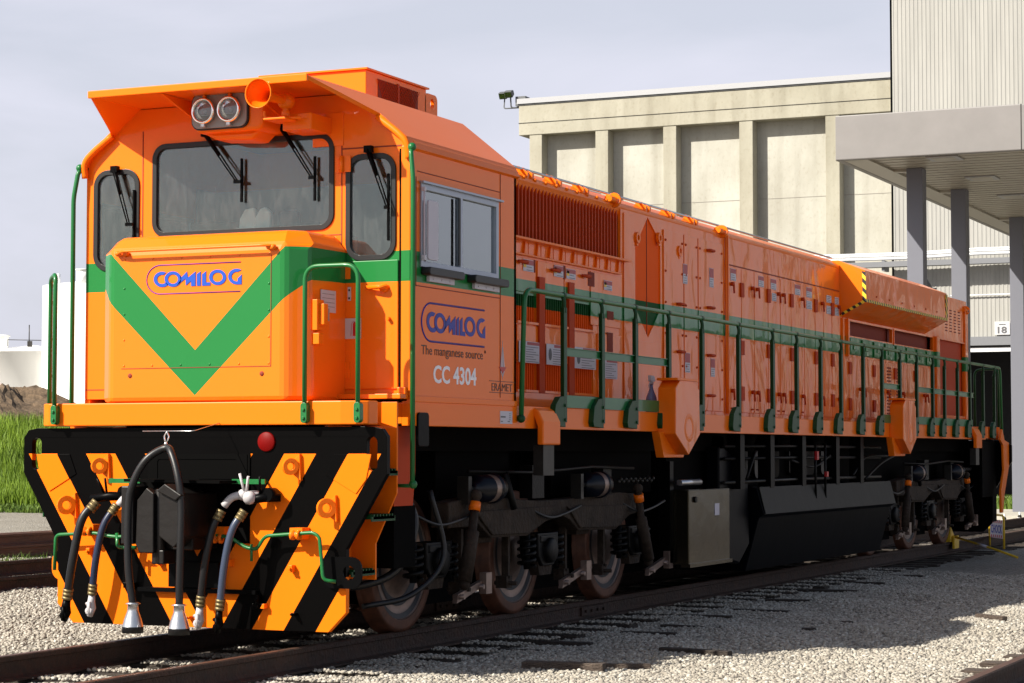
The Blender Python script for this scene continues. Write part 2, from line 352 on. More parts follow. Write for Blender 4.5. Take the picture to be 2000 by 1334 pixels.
# side window: aluminium sliding frame
def side_window(pl, x0):
    y0, y1, z0, z1 = SW
    mb = MB(); plate(mb, [rect(y0-.012, y1+.01, z0-.01, z1+.02), rect(y0+.035, (y0+y1)/2-.02, z0+.035, z1-.03), rect((y0+y1)/2+.02, y1-.035, z0+.035, z1-.03)], pl, 1.435, .05)
    f = mb.build('side_window', 'alu_frame', loco, .004)
    mb = MB(); plate(mb, [rect(y0+.03, y1-.03, z0+.03, z1-.025)], pl, 1.41, .006); mb.build('pane', 'glass_side', f)
    return f
sw = side_window('side', 1.42); side_window('left', 1.42)
mb = MB(); mb.box(1.425, 1.46, SW[0]-.03, SW[1]+.05, 3.36, 3.375); mb.build('drip_rail', 'alu_frame', sw)
mb = MB(); mb.prism(rr(.835, 1.00, 2.80, 3.24, .02), 'x', 1.452, 1.468); mb.box(1.44, 1.47, .77, .80, 3.30, 3.33); mb.box(1.44, 1.47, .77, .80, 2.79, 2.83); mb.tube([(1.46, .785, 2.79), (1.46, .785, 3.33)], .008); mb.build('wind_deflector', 'label_white', sw, .004)
mb = MB(); mb.box(1.436, 1.446, 1.40, 1.425, 2.80, 3.31); mb.build('window_seal', 'rubber', sw)
for a, b_ in ((.80, 1.39), (1.58, 2.20)):
    mb = MB(); mb.prism(rr(a, b_, 2.685, 2.745, .022), 'x', 1.425, 1.50); ar = mb.build('armrest', 'rubber', sw, .006)
    mb = MB(); mb.box(1.425, 1.45, a+.09, b_-.08, 2.645, 2.688)
    for k in range(3): mb.cyl((1.45, a+.15+k*.14, 2.665), (1.455, a+.15+k*.14, 2.665), .007, 6)
    mb.build('armrest_bracket', 'label_white', ar)
each('panel_seam', 'seam', loco, (1.4205, 1.424, 2.19, 2.196, 1.82, 3.6), (1.4205, 1.424, .74, 2.19, 3.44, 3.446), (1.4205, 1.424, .72, .726, 2.6, 3.4), (1.4205, 1.424, .72, 2.19, 2.60, 2.606))
# ---- roof: folded sheet with visor
mb = MB()
V = [(-.93, -.02, 4.065), (.93, -.02, 4.065), (.93, 2.53, 4.065), (-.93, 2.53, 4.065), (1.18, .61, 3.865), (1.40, .61, 3.685), (1.445, .61, 3.60), (1.445, 2.53, 3.60), (1.40, 2.53, 3.685),
     (-1.18, .61, 3.865), (-1.40, .61, 3.685), (-1.445, .61, 3.60), (-1.445, 2.53, 3.60), (-1.40, 2.53, 3.685)]
mb.add(V, [(0, 1, 2, 3), (1, 4, 5, 8, 2), (5, 6, 7, 8), (0, 3, 13, 10, 9), (10, 13, 12, 11)])
roof = mb.build('cab_roof', 'orange', loco, fix=False); md = roof.modifiers.new('s', 'SOLIDIFY'); md.thickness = .03; md.offset = -1
mb = MB(); mb.box(-.935, .935, -.035, -.012, 4.02, 4.075); mb.build('visor_lip', 'orange', roof, .006)
for s_ in (-1, 1):
    mb = MB(); mb.tube(smooth_path([(s_*1.16, .615, 3.84), (s_*1.33, .60, 3.715), (s_*1.405, .60, 3.63), (s_*1.415, .62, 3.52)], 5), .026, 8); mb.build('gutter', 'orange', roof)
    for xx in (.36,):
        mb = MB(); mb.prism([(0.06, 4.03), (.64, 4.03), (.64, 3.86)], 'x', s_*xx, s_*xx+.02); mb.build('visor_gusset', 'orange', roof)
# air-conditioning box
mb = MB(); mb.box(-.45, .5, 1.66, 2.72, 4.08, 4.405); ac = mb.build('roof_unit', 'orange', roof, .006)
mb = MB(); mb.box(-.47, .52, 1.64, 2.74, 4.406, 4.42); mb.build('lid', 'orange', ac)
mb = MB(); mb.box(.5005, .504, 1.86, 2.56, 4.13, 4.36); mb.build('mesh_backing', 'opening_shade', ac)
mb = MB()
for k in range(26):
    a = 1.86+k*.7/25
    for dd in (-1, 1):
        p0, p1 = a, a+dd*.16
        if 1.83 < p1 < 2.60: mb.tube([(.508, p0, 4.13), (.508, p1, 4.36)], .0028, 4, False)
mb.box(.5, .512, 2.19, 2.215, 4.12, 4.37); mb.build('expanded_mesh', 'orange_matte_dark', ac)
mb = MB(); plate(mb, [rr(2.70, 2.93, 4.08, 4.38, .05), circ(2.83, 4.30, .035, 16, .045)], 'side', .5, .03); mb.build('lifting_eye', 'orange', ac)
# ---- headlights
mb = MB(); mb.prism(rr(-.235, .36, 3.76, 4.03, .06), 'y', .33, .66); mb.prism([(-.2, 3.77), (.30, 3.77), (.22, 3.70), (-.1, 3.72)], 'y', .4, .66); hb = mb.build('headlight_housing', 'orange', loco, .03)
mb = MB(); plate(mb, [rr(-.235, .235, 3.79, 4.045, .06)], 'front', .30, .035); hp = mb.build('headlight_plate', 'grey_plate', loco, .008)
mb = MB(); plate(mb, [rr(-.245, .245, 3.78, 4.055, .07), rr(-.235, .235, 3.79, 4.045, .06)], 'front', .31, .04); mb.build('plate_gasket', 'rubber', hp)
for cx in (-.115, .105):
    cz = 3.915
    mb = MB(); mb.lathe([(.075, -.0), (.098, -.0), (.098, -.035), (.088, -.045), (.078, -.035), (.078, -.005)], (cx, .29, cz), 'y', 28); hl = mb.build('headlight', 'chrome', hp)
    mb = MB(); mb.lathe([(.078, -.02), (.066, .005), (.05, .025), (.03, .04), (.012, .047), (.0, .048)], (cx, .285, cz), 'y', 28); mb.build('reflector', 'chrome', hl)
    mb = MB(); mb.sphere((cx, .295, cz), .014, 6); mb.box(cx-.03, cx+.03, .268, .274, cz-.035, cz-.03); mb.build('bulb', 'white', hl)
    mb = MB(); mb.lathe([(0, -.030), (.04, -.028), (.079, -.02)], (cx, .288, cz), 'y', 28); mb.build('lens', 'lens', hl)
    mb = MB(); mb.box(cx-.015, cx+.015, .255, .285, cz-.12, cz-.095); mb.cyl((cx-.02, .26, cz-.115), (cx+.02, .26, cz-.115), .006); mb.build('clamp', 'aluminium', hl)
    mb = MB(); mb.cyl((cx, .27, 4.025), (cx, .30, 4.025), .012, 10); mb.build('rivet', 'orange', hl)
# ---- horn
mb = MB(); prof = [(.103, 0), (.108, .0), (.104, .02), (.075, .06), (.045, .12), (.034, .20), (.030, .36)]; mb.lathe([(r-.008, d+.01) for r, d in prof[::-1]]+prof, (.58, -.11, 3.945), 'y', 32)
mb.lathe([(0, .34), (.05, .35), (.062, .38), (.062, .42), (.045, .45), (0, .46)], (.58, -.11, 3.945), 'y', 20)
horn = mb.build('horn', 'orange', loco)
mb = MB(); mb.box(.45, .64, .18, .40, 3.80, 3.815); mb.cyl((.58, .28, 3.81), (.58, .28, 3.92), .022, 10); mb.cyl((.58, .28, 3.83), (.58, .28, 3.87), .034, 6); mb.tube(bent([(.45, .2, 3.87), (.45, .2, 3.82), (.5, .25, 3.82), (.7, .3, 3.82)], .02), .012); mb.box(.52, .76, .34, .66, 3.74, 3.86); mb.build('horn_bracket', 'orange', horn, .006)
mb = MB(); mb.box(.60, .86, .642, .65, 3.65, 3.9); mb.build('blanking_plate', 'orange', loco, .003)
# ---- nose
mb = MB(); zt = 2.87
A = [(-.89, .66), (-.89, .14), (-.74, 0), (.74, 0), (.89, .14), (.89, .66)]; B = [(-.80, .66), (-.80, .22), (-.70, .11), (.70, .11), (.80, .22), (.80, .66)]
V = [(x_, y_, 1.755) for x_, y_ in A]+[(x_, y_, zt) for x_, y_ in A]+[(x_, y_, 2.985) for x_, y_ in B]
F = [(i, i+1, i+7, i+6) for i in range(5)]+[(i+6, i+7, i+13, i+12) for i in range(5)]+[(12, 13, 14, 15, 16, 17), (0, 6, 12, 17, 11, 5), (5, 4, 3, 2, 1, 0)]
mb.add(V, F); nose = mb.build('nose', 'nose_paint', loco, .035)
mb = MB(); a0, a1, b0, b1 = -.635, .635, 2.005, 2.80
mb.box(a0, a1, -.0035, .001, b0-.004, b0); mb.box(a1-.004, a1, -.0035, .001, b0, b1); mb.build('panel_seam', 'seam', nose)
mb = MB()
for i in range(6):
    for z in (b0+.018, b1+.005): mb.sphere((a0+.02+i*(a1-a0-.04)/5, -.001, z), .009, 4, (1, .5, 1))
for i in range(1, 4):
    for xx in (a0+.02, a1-.02): mb.sphere((xx, -.001, b0+.018+i*.19), .009, 4, (1, .5, 1))
mb.build('screws', 'nose_paint', nose)
for xx in (-.56, .56):
    mb = MB(); mb.lathe([(0, -.003), (.017, -.003), (.019, .002)], (xx, 0, 1.95), 'y', 14); mb.build('drain_hole', 'opening_shade', nose)
mb = MB(); mb.tube(bent([(-.60, -.005, 2.835), (-.66, -.035, 2.845), (-.60, -.065, 2.862), (.60, -.065, 2.862), (.66, -.035, 2.86), (.64, .0, 2.84)], .03), .010); hr = mb.build('nose_handrail', 'nose_paint', nose)
for xx in (-.66, .66, -.59, .63): 
    mb = MB(); mb.lathe([(0, -.045), (.018, -.04), (.022, -.01), (.012, 0)], (xx, 0, 2.85), 'y', 10); mb.build('rail_boss', 'nose_paint', hr)
mb = MB(); mb.box(.889, .893, .26, .48, 2.40, 2.56); nb = mb.build('nose_notice', 'label_white', nose)
mb = MB()
for k in range(4): mb.box(.893, .894, .28, .46, 2.53-k*.03, 2.533-k*.03)
mb.build('print', 'ink_grey', nb)
mb = MB(); mb.box(.89, .93, .14, .24, 2.26, 2.48); mb.box(.89, .97, .17, .23, 2.30, 2.45); mb.box(.89, .94, .15, .22, 2.16, 2.24); nl = mb.build('latch', 'orange', nose, .004)
mb = MB(); mb.box(.93, .955, .235, .275, 2.33, 2.42); mb.build('padlock', 'grey_plate', nl)
# ---- front beam, deck, sills
mb = MB(); mb.prism([(-1.38, .65), (-1.38, .10), (-1.34, .02), (-1.28, 0), (1.20, 0), (1.31, .02), (1.375, .09), (1.38, .20), (1.38, .22), (1.18, .30), (1.18, .65)], 'z', 1.585, 1.752); mb.build('front_beam', 'orange', loco, .008)
for s_ in (1, -1):
    mb = MB(); x0, x1 = sorted((s_*1.34, s_*1.42)); mb.box(x0, x1, .66, 19.9, 1.582, 1.762); mb.build('side_sill', 'orange', loco, .004)
mb = MB(); mb.box(-1.34, 1.34, .66, 21.2, 1.60, 1.75); mb.build('deck', 'orange', loco)
each('cab_skirt', 'orange', loco, (1.38, 1.43, .66, 2.50, 1.755, 1.80), (-1.43, -1.38, .66, 2.5, 1.755, 1.80), bevel=.005)
# chevron plow plate
mb = MB()
def sym(P): return P+[(-a, b) for a, b in P[::-1]]
outl = sym([(1.08, .13), (1.22, .27), (1.22, .71), (1.54, 1.24), (1.54, 1.50), (1.50, 1.555), (1.42, 1.57)])
plate(mb, [outl, rr(1.38, 1.465, 1.26, 1.50, .042), rr(-1.465, -1.38, 1.26, 1.50, .042)], 'front', .05, .05)
plow = mb.build('plow', 'plow_paint', loco, .004)
for s_ in (-1, 1):
    mb = MB(); plate(mb, [[(s_*1.30, 1.0), (s_*1.54, 1.26), (s_*1.5, 1.3), (s_*1.2, 1.12)]], 'front', .046, .006)
    mb = MB(); x0, x1 = sorted((s_*1.02, s_*1.045)); mb.box(x0, x1, .1, .45, .5, 1.58); mb.build('step_side_plate', 'orange', loco)
    P = [(s_*1.02, .48), (s_*1.24, .48), (s_*1.24, .74), (s_*1.41, 1.10), (s_*1.41, 1.75)]+[(s_*(1.20+.02*k*k/9-.0), 1.75-.17*k/6) for k in range(0, 7)]+[(s_*1.02, 1.57)]
    mb = MB(); plate(mb, [P], 'front', .45, .02); mb.build('step_back_plate', 'orange', loco, .003)
    for z, xa, xb in ((.92, 1.05, 1.40), (.53, 1.05, 1.24), (1.24, 1.05, 1.42)):
        mb = MB(); x0, x1 = sorted((s_*xa, s_*xb)); mb.box(x0, x1, .12, .44, z, z+.02)
        for k in range(7): mb.box(x0, x1, .125+k*.046, .14+k*.046, z+.02, z+.035)
        mb.box(min(s_*xb, s_*(xb-.01)), max(s_*xb, s_*(xb-.01)), .1, .45, z-.015, z+.02); mb.build('step_tread', 'green_shaded', loco)
mb = MB(); mb.prism([(.62, 1.58), (.96, 1.58), (.96, 1.25), (.92, 1.0), (.62, 1.0)], 'x', 1.28, 1.30); mb.build('inner_skirt', 'orange_matte_dark', loco)
mb = MB(); mb.prism(rr(.74, .92, 1.43, 1.68, .03), 'x', 1.418, 1.435); mb.build('sill_pocket', 'black', loco, .006)
# pads riveted on the plow
for s_ in (-1, 1):
    mb = MB(); plate(mb, [[(s_*1.06, 1.23), (s_*1.30, 1.10), (s_*1.38, 1.20), (s_*1.42, 1.376), (s_*1.12, 1.376)]], 'front', .042, .012); mb.build('corner_pad', 'plow_paint', plow, .002)
    for (cx, cz, w_) in ((s_*.81, 1.29, .06), (s_*1.10, 1.00, .07)):
        mb = MB(); a = MB(); me = curve_mesh([circ(0, 0, w_, 20)+[], circ(0, 0, w_*.45, 16)], .03)
        for v in me.vertices:
            c_ = v.co.copy(); rot = Matrix.Rotation(R(50*1), 3, 'Z') @ Vector((c_.x, c_.z, c_.y)); v.co = (cx+rot.x, -.02+rot.y, cz+rot.z)
        mb.mesh(me); bpy.data.meshes.remove(me); mb.prism([(cx-.03, cz+.02), (cx+.05, cz+.09), (cx+.06, cz-.10), (cx, cz-.06)], 'y', .02, .052); mb.build('plow_lug', 'orange', plow, .003)
for cx, cz, sx, sz in ((-.92, .66, .03, .05), (-.31, .60, .03, .06), (.29, .60, .03, .05), (.80, .57, .03, .05), (.54, .30, .10, .035), (-.56, .42, .09, .04), (.53, .34, .02, .08), (.82, .25, .03, .02), (-.05, .20, .03, .02)):
    mb = MB(); mb.box(cx-sx/2, cx+sx/2, .0, .052, cz-sz/2, cz+sz/2); mb.cyl((cx, -.02, cz), (cx, .05, cz), .011, 6); mb.build('plow_bolt', 'plow_paint', plow, .003)
mb = MB(); mb.lathe([(0, -.004), (.066, -.004), (.07, .0), (.07, .02)], (.575, .038, 1.465), 'y', 24); mb.build('red_reflector', 'red_lens', loco)
# uncoupling lever
zl = .80; yl = -.06
mb = MB(); mb.tube(bent([(-1.17, yl, .52), (-1.16, yl, .78), (-.82, yl, .80), (-.66, yl, .775), (-.36, yl, .775), (-.28, yl, .79), (.10, yl, .80), (.34, yl, .79), (.46, yl, .72), (.56, yl, .70), (.63, yl, .80), (1.02, yl, .83), (1.07, yl, .80), (1.10, yl, .50), (1.18, yl+.04, .49)], .04), .0135)
mb.tube(bent([(-.62, yl, .80), (-.60, yl-.02, .70), (-.44, yl-.02, .70)], .03), .014); mb.tube([(-.50, yl-.02, .72), (-.50, yl-.02, .62)], .012); mb.cyl((.52, yl, .74), (.52, yl, .62), .010); mb.cyl((-.05, yl, .80), (.10, yl, .80), .022)
ul = mb.build('uncoupling_lever', 'green', loco)
for xx in (-.88, .88, -.42, .24):
    mb = MB(); mb.lathe([(.016, -.035), (.035, -.035), (.035, -.015), (.018, -.01), (.018, .01), (.035, .015), (.035, .035), (.016, .035)], (xx, yl, .81 if abs(xx) > .8 else .775), 'x', 14); mb.box(xx-.05, xx+.05, yl, .05, .78, .86); mb.build('lever_bracket', 'orange', ul)
mb = MB(); plate(mb, [rr(1.05, 1.36, .44, .66, .08), circ(1.26, .55, .05, 14)], 'front', .02, .015); mb.build('lever_guide', 'black', ul)
mb = MB(); plate(mb, [rr(-1.30, -1.06, .44, .66, .08), ], 'front', .085, .015); mb.build('lever_guide', 'plow_paint', ul)
# coupler and draft box
mb = MB(); plate(mb, [sym([(.42, .74), (.42, 1.375)]), rr(-.34, .34, .78, 1.34, .02)], 'front', .035, .03); mb.box(-.40, .44, .04, .10, .74, 1.38); mb.prism([(-.4, 1.18), (-.4, 1.2), (.4, 1.19), (.4, 1.17)], 'y', -.30, .06); mb.build('draft_box', 'black_matte', loco)  # black slab serves as draft pocket and as painted shadow beside the coupler
mb = MB(); mb.box(-.34, -.24, -.42, -.22, .74, 1.15); mb.prism([(-.20, .68), (-.23, .74), (-.22, 1.05), (-.14, 1.14), (-.08, 1.10), (-.08, .68)], 'y', -.40, -.12)
mb.prism([(-.02, .80), (-.02, 1.12), (.04, 1.17), (.17, 1.10), (.19, .80), (.10, .72)], 'y', -.42, -.1); mb.prism([(-.02, 1.12), (.05, 1.17), (.19, 1.09), (.14, 1.05)], 'y', -.46, -.40)
mb.box(-.24, .17, -.28, .08, .70, 1.10); mb.box(-.12, .12, -.1, .3, .74, 1.05); mb.cyl((-.07, -.33, .60), (-.07, -.33, 1.13), .035); mb.box(-.12, -.02, -.36, -.2, .60, .70)
mb.build('coupler', 'coupler_steel', loco, .008)
mb = MB(); mb.box(-.2, .22, -.02, .04, .42, .60); mb.box(-.48, .52, .0, .05, .38, .41); mb.build('draft_foot', 'black', loco)
# multiple-unit sockets: green bars and valves
def Yp(x_, z_, y_=-.1): return (x_, y_, z_)
for xs_ in (-.55, .50):
    mb = MB(); mb.box(xs_-.14+(.0), xs_+.13, -.07, -.055, 1.165, 1.20); mb.tube([(xs_-.05, -.06, 1.18), (xs_-.05, .05, 1.18)], .01); mb.tube([(xs_+.08, -.06, 1.18), (xs_+.08, .05, 1.18)], .01); mb.build('valve_label_bar', 'green', loco)
    for dx, mt in ((-.01, 'white_paint'), (.02, 'black')):
        d = dx
        mb = MB()
        if mt == 'black':
            if xs_ < 0: mb.tube([(xs_-.27, -.10, 1.05), (xs_-.12, -.08, 1.07), (xs_+.05, -.03, 1.07)], [.03, .034, .03], 10); mb.cyl((xs_-.02, -.07, 1.10), (xs_-.02, .03, 1.10), .045, 14); mb.tube([(xs_-.16, -.09, 1.08), (xs_-.20, -.13, 1.20)], .009); mb.tube([(xs_-.14, -.09, 1.08), (xs_-.13, -.13, 1.20)], .009)
            else: mb.tube([(xs_+.0, -.10, 1.05), (xs_+.12, -.07, 1.07), (xs_+.22, .0, 1.07)], [.03, .034, .03], 10); mb.cyl((xs_+.15, -.08, 1.09), (xs_+.15, .03, 1.09), .05, 14); mb.tube([(xs_+.10, -.08, 1.08), (xs_+.12, -.12, 1.22)], .009)
        else:
            e = xs_+.06 if xs_ < 0 else xs_-.10
            mb.tube(smooth_path([(e-.06, -.14, 1.01), (e, -.13, 1.07), (e+.09, -.10, 1.09), (e+.16, -.03, 1.09)], 5), [.028]*16, 10); mb.sphere((e+.08, -.11, 1.09), .042, 6)
            if xs_ > 0: mb.tube([(e+.10, -.12, 1.09), (e+.08, -.16, 1.24)], .010); mb.tube([(e+.11, -.12, 1.09), (e+.15, -.16, 1.22)], .010); mb.sphere((e+.13, -.11, 1.07), .05, 6)
        mb.build('brake_valve', mt, loco)
# hoses
def hose(pts, r, mt, tip, top='brass'):
    P = smooth_path(pts, 8); mb = MB(); mb.tube(P, r, 12); h = mb.build('brake_hose', mt, loco)
    a, b_ = P[0], P[3]; mb = MB(); d = (Vector(pts[1])-Vector(pts[0])).normalized(); p = Vector(pts[0])
    for k in range(3): mb.cyl(p+d*(.0+.028*k), p+d*(.022+.028*k), r+.008, 12)
    mb.cyl(p, p+d*.078, r+.004, 12); mb.build('hose_clamp', top, h); mb = MB()
    q = Vector(pts[-1]); d2 = (q-Vector(pts[-2])).normalized()
    for k in range(3): mb.cyl(q-d2*(.0+.028*k), q-d2*(.022+.028*k), r+.007, 12)
    mb.cyl(q, q-d2*.078, r+.003, 12); mb.build('hose_clamp', top, h)
    mb = MB(); mb.tube([q, q+d2*.05, q+d2*.10+Vector((.012, 0, 0)), q+d2*.16], [r*.9, r*1.05, r*1.15, r*.8], 10)
    mb.tube([q+d2*.07+Vector((-.035, 0, 0)), q+d2*.06+Vector((0, -.03, 0)), q+d2*.15+Vector((.02, -.035, 0))], [.014, .018, .012], 8); mb.lathe([(.012, -.03), (.028, -.03), (.028, 0)], tuple(q+d2*.12+Vector((.01, -.01, 0))), 'y', 12); mb.build('glad_hand', tip, h); return h
hose([(-.75, -.13, 1.03), (-.83, -.20, .90), (-.89, -.22, .62), (-.955, -.20, .32)], .031, 'rubber', 'black')
hose([(-.56, -.15, 1.01), (-.64, -.20, .86), (-.69, -.22, .62), (-.735, -.20, .36)], .026, 'rubber_blue', 'white_paint')
hose([(.335, -.16, .98), (.28, -.20, .84), (.235, -.22, .60), (.185, -.20, .30)], .027, 'rubber', 'white_paint')
hose([(.52, -.16, .98), (.45, -.21, .84), (.395, -.22, .60), (.345, -.20, .28)], .026, 'hose_sheen', 'black')
P = smooth_path([(-.245, -.40, .30), (-.275, -.42, .60), (-.275, -.42, 1.0), (-.235, -.42, 1.18), (-.14, -.40, 1.34), (-.02, -.34, 1.42), (.06, -.38, 1.37), (.14, -.42, 1.20), (.165, -.42, 1.0), (.16, -.42, .70), (.14, -.40, .30)], 8)
mb = MB(); mb.tube(P, .027, 14); jc = mb.build('jumper_cable', 'rubber', loco)
for q in ((-.245, -.40, .30), (.14, -.40, .30)):
    mb = MB(); mb.lathe([(.034, .03), (.056, .02), (.038, .015), (.040, -.03), (.062, -.09), (.075, -.14)], q, 'z', 24); mb.build('cable_plug', 'aluminium', jc)
    mb = MB(); mb.lathe([(.076, -.14), (.076, -.185), (.0, -.19)], q, 'z', 24); mb.build('plug_rim', 'rubber', jc)
mb = MB(); mb.tube(bent([(-.02, -.34, 1.44), (-.04, -.33, 1.50), (-.02, -.33, 1.535), (.0, -.33, 1.50), (-.02, -.34, 1.44)], .01), .006); mb.sphere((-.02, -.34, 1.45), .014, 5); mb.build('carabiner', 'chrome', jc)
mb = MB(); mb.tube(bent([(-.23, -.32, 1.54), (.20, -.32, 1.54), (.21, .0, 1.6)], .03), .003, 6); mb.build('hanger_wire', 'aluminium', jc)
# front grab rails
mb = MB(); mb.tube(bent([(.93, -.035, 1.66), (.93, -.035, 2.70), (1.355, -.035, 2.70), (1.355, -.035, 1.66)], .11, 8), .017, 12); gr_ = mb.build('grab_rail', 'green', loco)
for xx in (.93, 1.355):
    mb = MB(); mb.prism(rr(xx-.026, xx+.026, 1.595, 1.74, .025), 'y', -.052, .0)
    for z in (1.63, 1.69): mb.cyl((xx, -.064, z), (xx, -.05, z), .013, 6)
    mb.build('rail_foot', 'green', gr_, .003)
mb = MB(); mb.tube(bent([(-1.205, -.035, 1.66), (-1.205, -.035, 2.72), (-1.40, .17, 2.70), (-1.40, .17, 1.66)], .08, 8), .017, 12); gr_ = mb.build('grab_rail', 'green', loco)
mb = MB(); mb.prism(rr(-1.231, -1.179, 1.595, 1.74, .025), 'y', -.052, .0)
for z in (1.63, 1.69): mb.cyl((-1.205, -.064, z), (-1.205, -.05, z), .013, 6)
mb.build('rail_foot', 'green', gr_, .003)
for s_ in (-1, 1):
    mb = MB(); mb.tube(bent([(s_*1.42, .66, 3.60), (s_*1.45, .58, 3.58), (s_*1.48, .56, 3.36), (s_*1.48, .56, 1.15)], .05, 5), .018, 12); g2 = mb.build('grab_rail', 'green', loco)
    mb = MB(); mb.sphere((s_*1.45, .60, 3.60), .032, 6); mb.sphere((s_*1.48, .57, 1.16), .032, 6); mb.cyl((s_*1.3, .62, 1.15), (s_*1.48, .57, 1.15), .014); mb.build('rail_foot', 'green', g2)
# fire extinguisher sticker and small label on the cab door
mb = MB(); mb.box(.88, 1.02, .6275, .6335, 2.22, 2.37); st = mb.build('extinguisher_sticker', 'white', loco)
mb = MB(); mb.prism([(.955, 2.24), (.982, 2.24), (.982, 2.325), (.977, 2.336), (.974, 2.338), (.974, 2.345), (.963, 2.345), (.963, 2.338), (.960, 2.336), (.955, 2.325)], 'y', .6255, .6275); mb.tube([(.968, .6265, 2.344), (.950, .6265, 2.342), (.942, .6265, 2.325), (.938, .6265, 2.24)], .0018, 4); mb.build('pictogram', 'red', st)
mb = MB(); mb.box(.91, .935, .6275, .6335, 2.50, 2.60); st = mb.build('door_sticker', 'white', loco); mb = MB(); mb.box(.915, .93, .626, .6275, 2.51, 2.525); mb.box(.915, .93, .626, .6275, 2.57, 2.585); mb.build('print', 'ink', st)
# ---- logos
def logo(plane, off, a0, a1, b0, b1, mf, ml):
    def mp_(px, py): return (a0+(px-90)/(1725-90)*(a1-a0), b0+(798-(py+.047*(px-553)-8))/(798-228)*(b1-b0))
    def arc(cx, cy, r, t0, t1, n=22): return [(cx+r*math.cos(R(t0+(t1-t0)*i/n)), cy-r*math.sin(R(t0+(t1-t0)*i/n))) for i in range(n+1)]
    mb = MB()
    def add(*loops): plate(mb, [[mp_(*p) for p in lp] for lp in loops], plane, off+(.003 if plane == 'side' else -.003), .003)
    add(arc(553, 508, 147, 0, 360)[:-1], arc(553, 508, 88, 0, 360)[:-1]); add(arc(1325, 470, 147, 0, 360)[:-1], arc(1325, 470, 88, 0, 360)[:-1])
    add(arc(362, 515, 147, 62, 318)+[(425, 570)]+arc(362, 515, 86, 300, 75))
    add([(625, 628), (770, 500), (780, 628), (865, 545), (870, 640), (945, 635), (945, 362), (812, 480), (797, 365), (703, 468), (672, 430), (690, 520), (640, 600)])
    add([(968, 634), (968, 410), (1033, 360), (1033, 632)]); add([(1058, 631), (1058, 415), (1127, 355), (1127, 565), (1200, 563), (1200, 625)])
    add(arc(1652, 455, 147, 58, 272)+[(1735, 600), (1735, 415), (1668, 488), (1666, 545)]+arc(1652, 455, 88, 275, 80))
    f = mb.build('company_logo', ml, loco)
    mb = MB(); mb.tube([mapp(plane, off, *mp_(*p), .002) for p in [(1715, 183)]+[(300, 250)]], .0045, 4)
    pts = [mp_(1715, 183)]+[mp_(330, 248)]; cx, cz = mp_(330, 520); top = mp_(330, 248)[1]; bot = mp_(330, 795)[1]; cz = (top+bot)/2; rx = cx-mp_(90, 530)[0]; rz = (top-bot)/2
    path = [mp_(1715, 183)]+[(cx+rx*math.cos(R(t_)), cz+rz*math.sin(R(t_))) for t_ in range(90, 271, 10)]+[mp_(1710, 740)]
    path[0] = (path[0][0], top); path[-1] = (path[-1][0], bot); hw = .0045 if plane == 'front' else .0075
    mb = MB(); mb.tube([mapp(plane, off, a, b, .0) for a, b in path], hw, 4, flat=None); mb.build('logo_outline', mf, f); return f
logo('front', -.0015, -.42, .385, 2.535, 2.755, 'purple_logo', 'blue_logo')
logo('side', 1.4205, .815, 1.905, 2.195, 2.49, 'blue', 'blue')
mb = MB(); text(mb, 'The manganese source', 'side', 1.4205, .815, 1.87, 2.085, 2.175, .002); text(mb, '®', 'side', 1.4205, 1.90, 1.925, 2.155, 2.18, .002); mb.build('slogan_lettering', 'ink', loco)
mb = MB(); text(mb, 'CC 4304', 'side', 1.4205, 1.01, 1.75, 1.90, 2.035, .003, .022); mb.build('number_lettering', 'reflective', loco)
mb = MB(); text(mb, 'ERAMET', 'side', 1.4205, 2.035, 2.42, 1.872, 1.93, .002, .0); mb.box(1.4205, 1.4235, 1.99, 2.49, 1.945, 1.949); mb.box(1.4205, 1.4235, 1.99, 2.49, 1.856, 1.860); em = mb.build('emblem_lettering', 'ink', loco)
mb = MB()
for k in (-1, 0, 1): plate(mb, [[(2.235+k*.03-.009, 2.055), (2.235+k*.03+.009, 2.055), (2.235+k*.008, 2.27-abs(k)*.05)], [(2.235+k*.03-.007, 2.03), (2.235+k*.03+.007, 2.03), (2.235+k*.006, 1.965+abs(k)*.02)]], 'side', 1.4235, .003)
mb.build('emblem_white', 'label_white', em)
mb = MB(); plate(mb, [[(2.165, 2.062), (2.305, 2.062), (2.235, 2.012)]], 'side', 1.425, .003); mb.build('emblem_red', 'red', em)
mb = MB(); mb.box(1.42, 1.4235, 2.19, 2.42, 1.615, 1.715); dp = mb.build('data_plate', 'label_white', loco)
mb = MB(); text(mb, 'Transdev', 'side', 1.4235, 2.20, 2.28, 1.665, 1.68, .001) if False else mb.box(1.4235, 1.4245, 2.20, 2.29, 1.663, 1.675); mb.box(1.4235, 1.4245, 2.20, 2.24, 1.63, 1.637); mb.box(1.4235, 1.4245, 2.33, 2.37, 1.63, 1.637)
for k in range(4): mb.box(1.4235, 1.4245, 2.36, 2.385, 1.645+k*.016, 1.65+k*.016)
mb.build('print', 'ink_grey', dp)
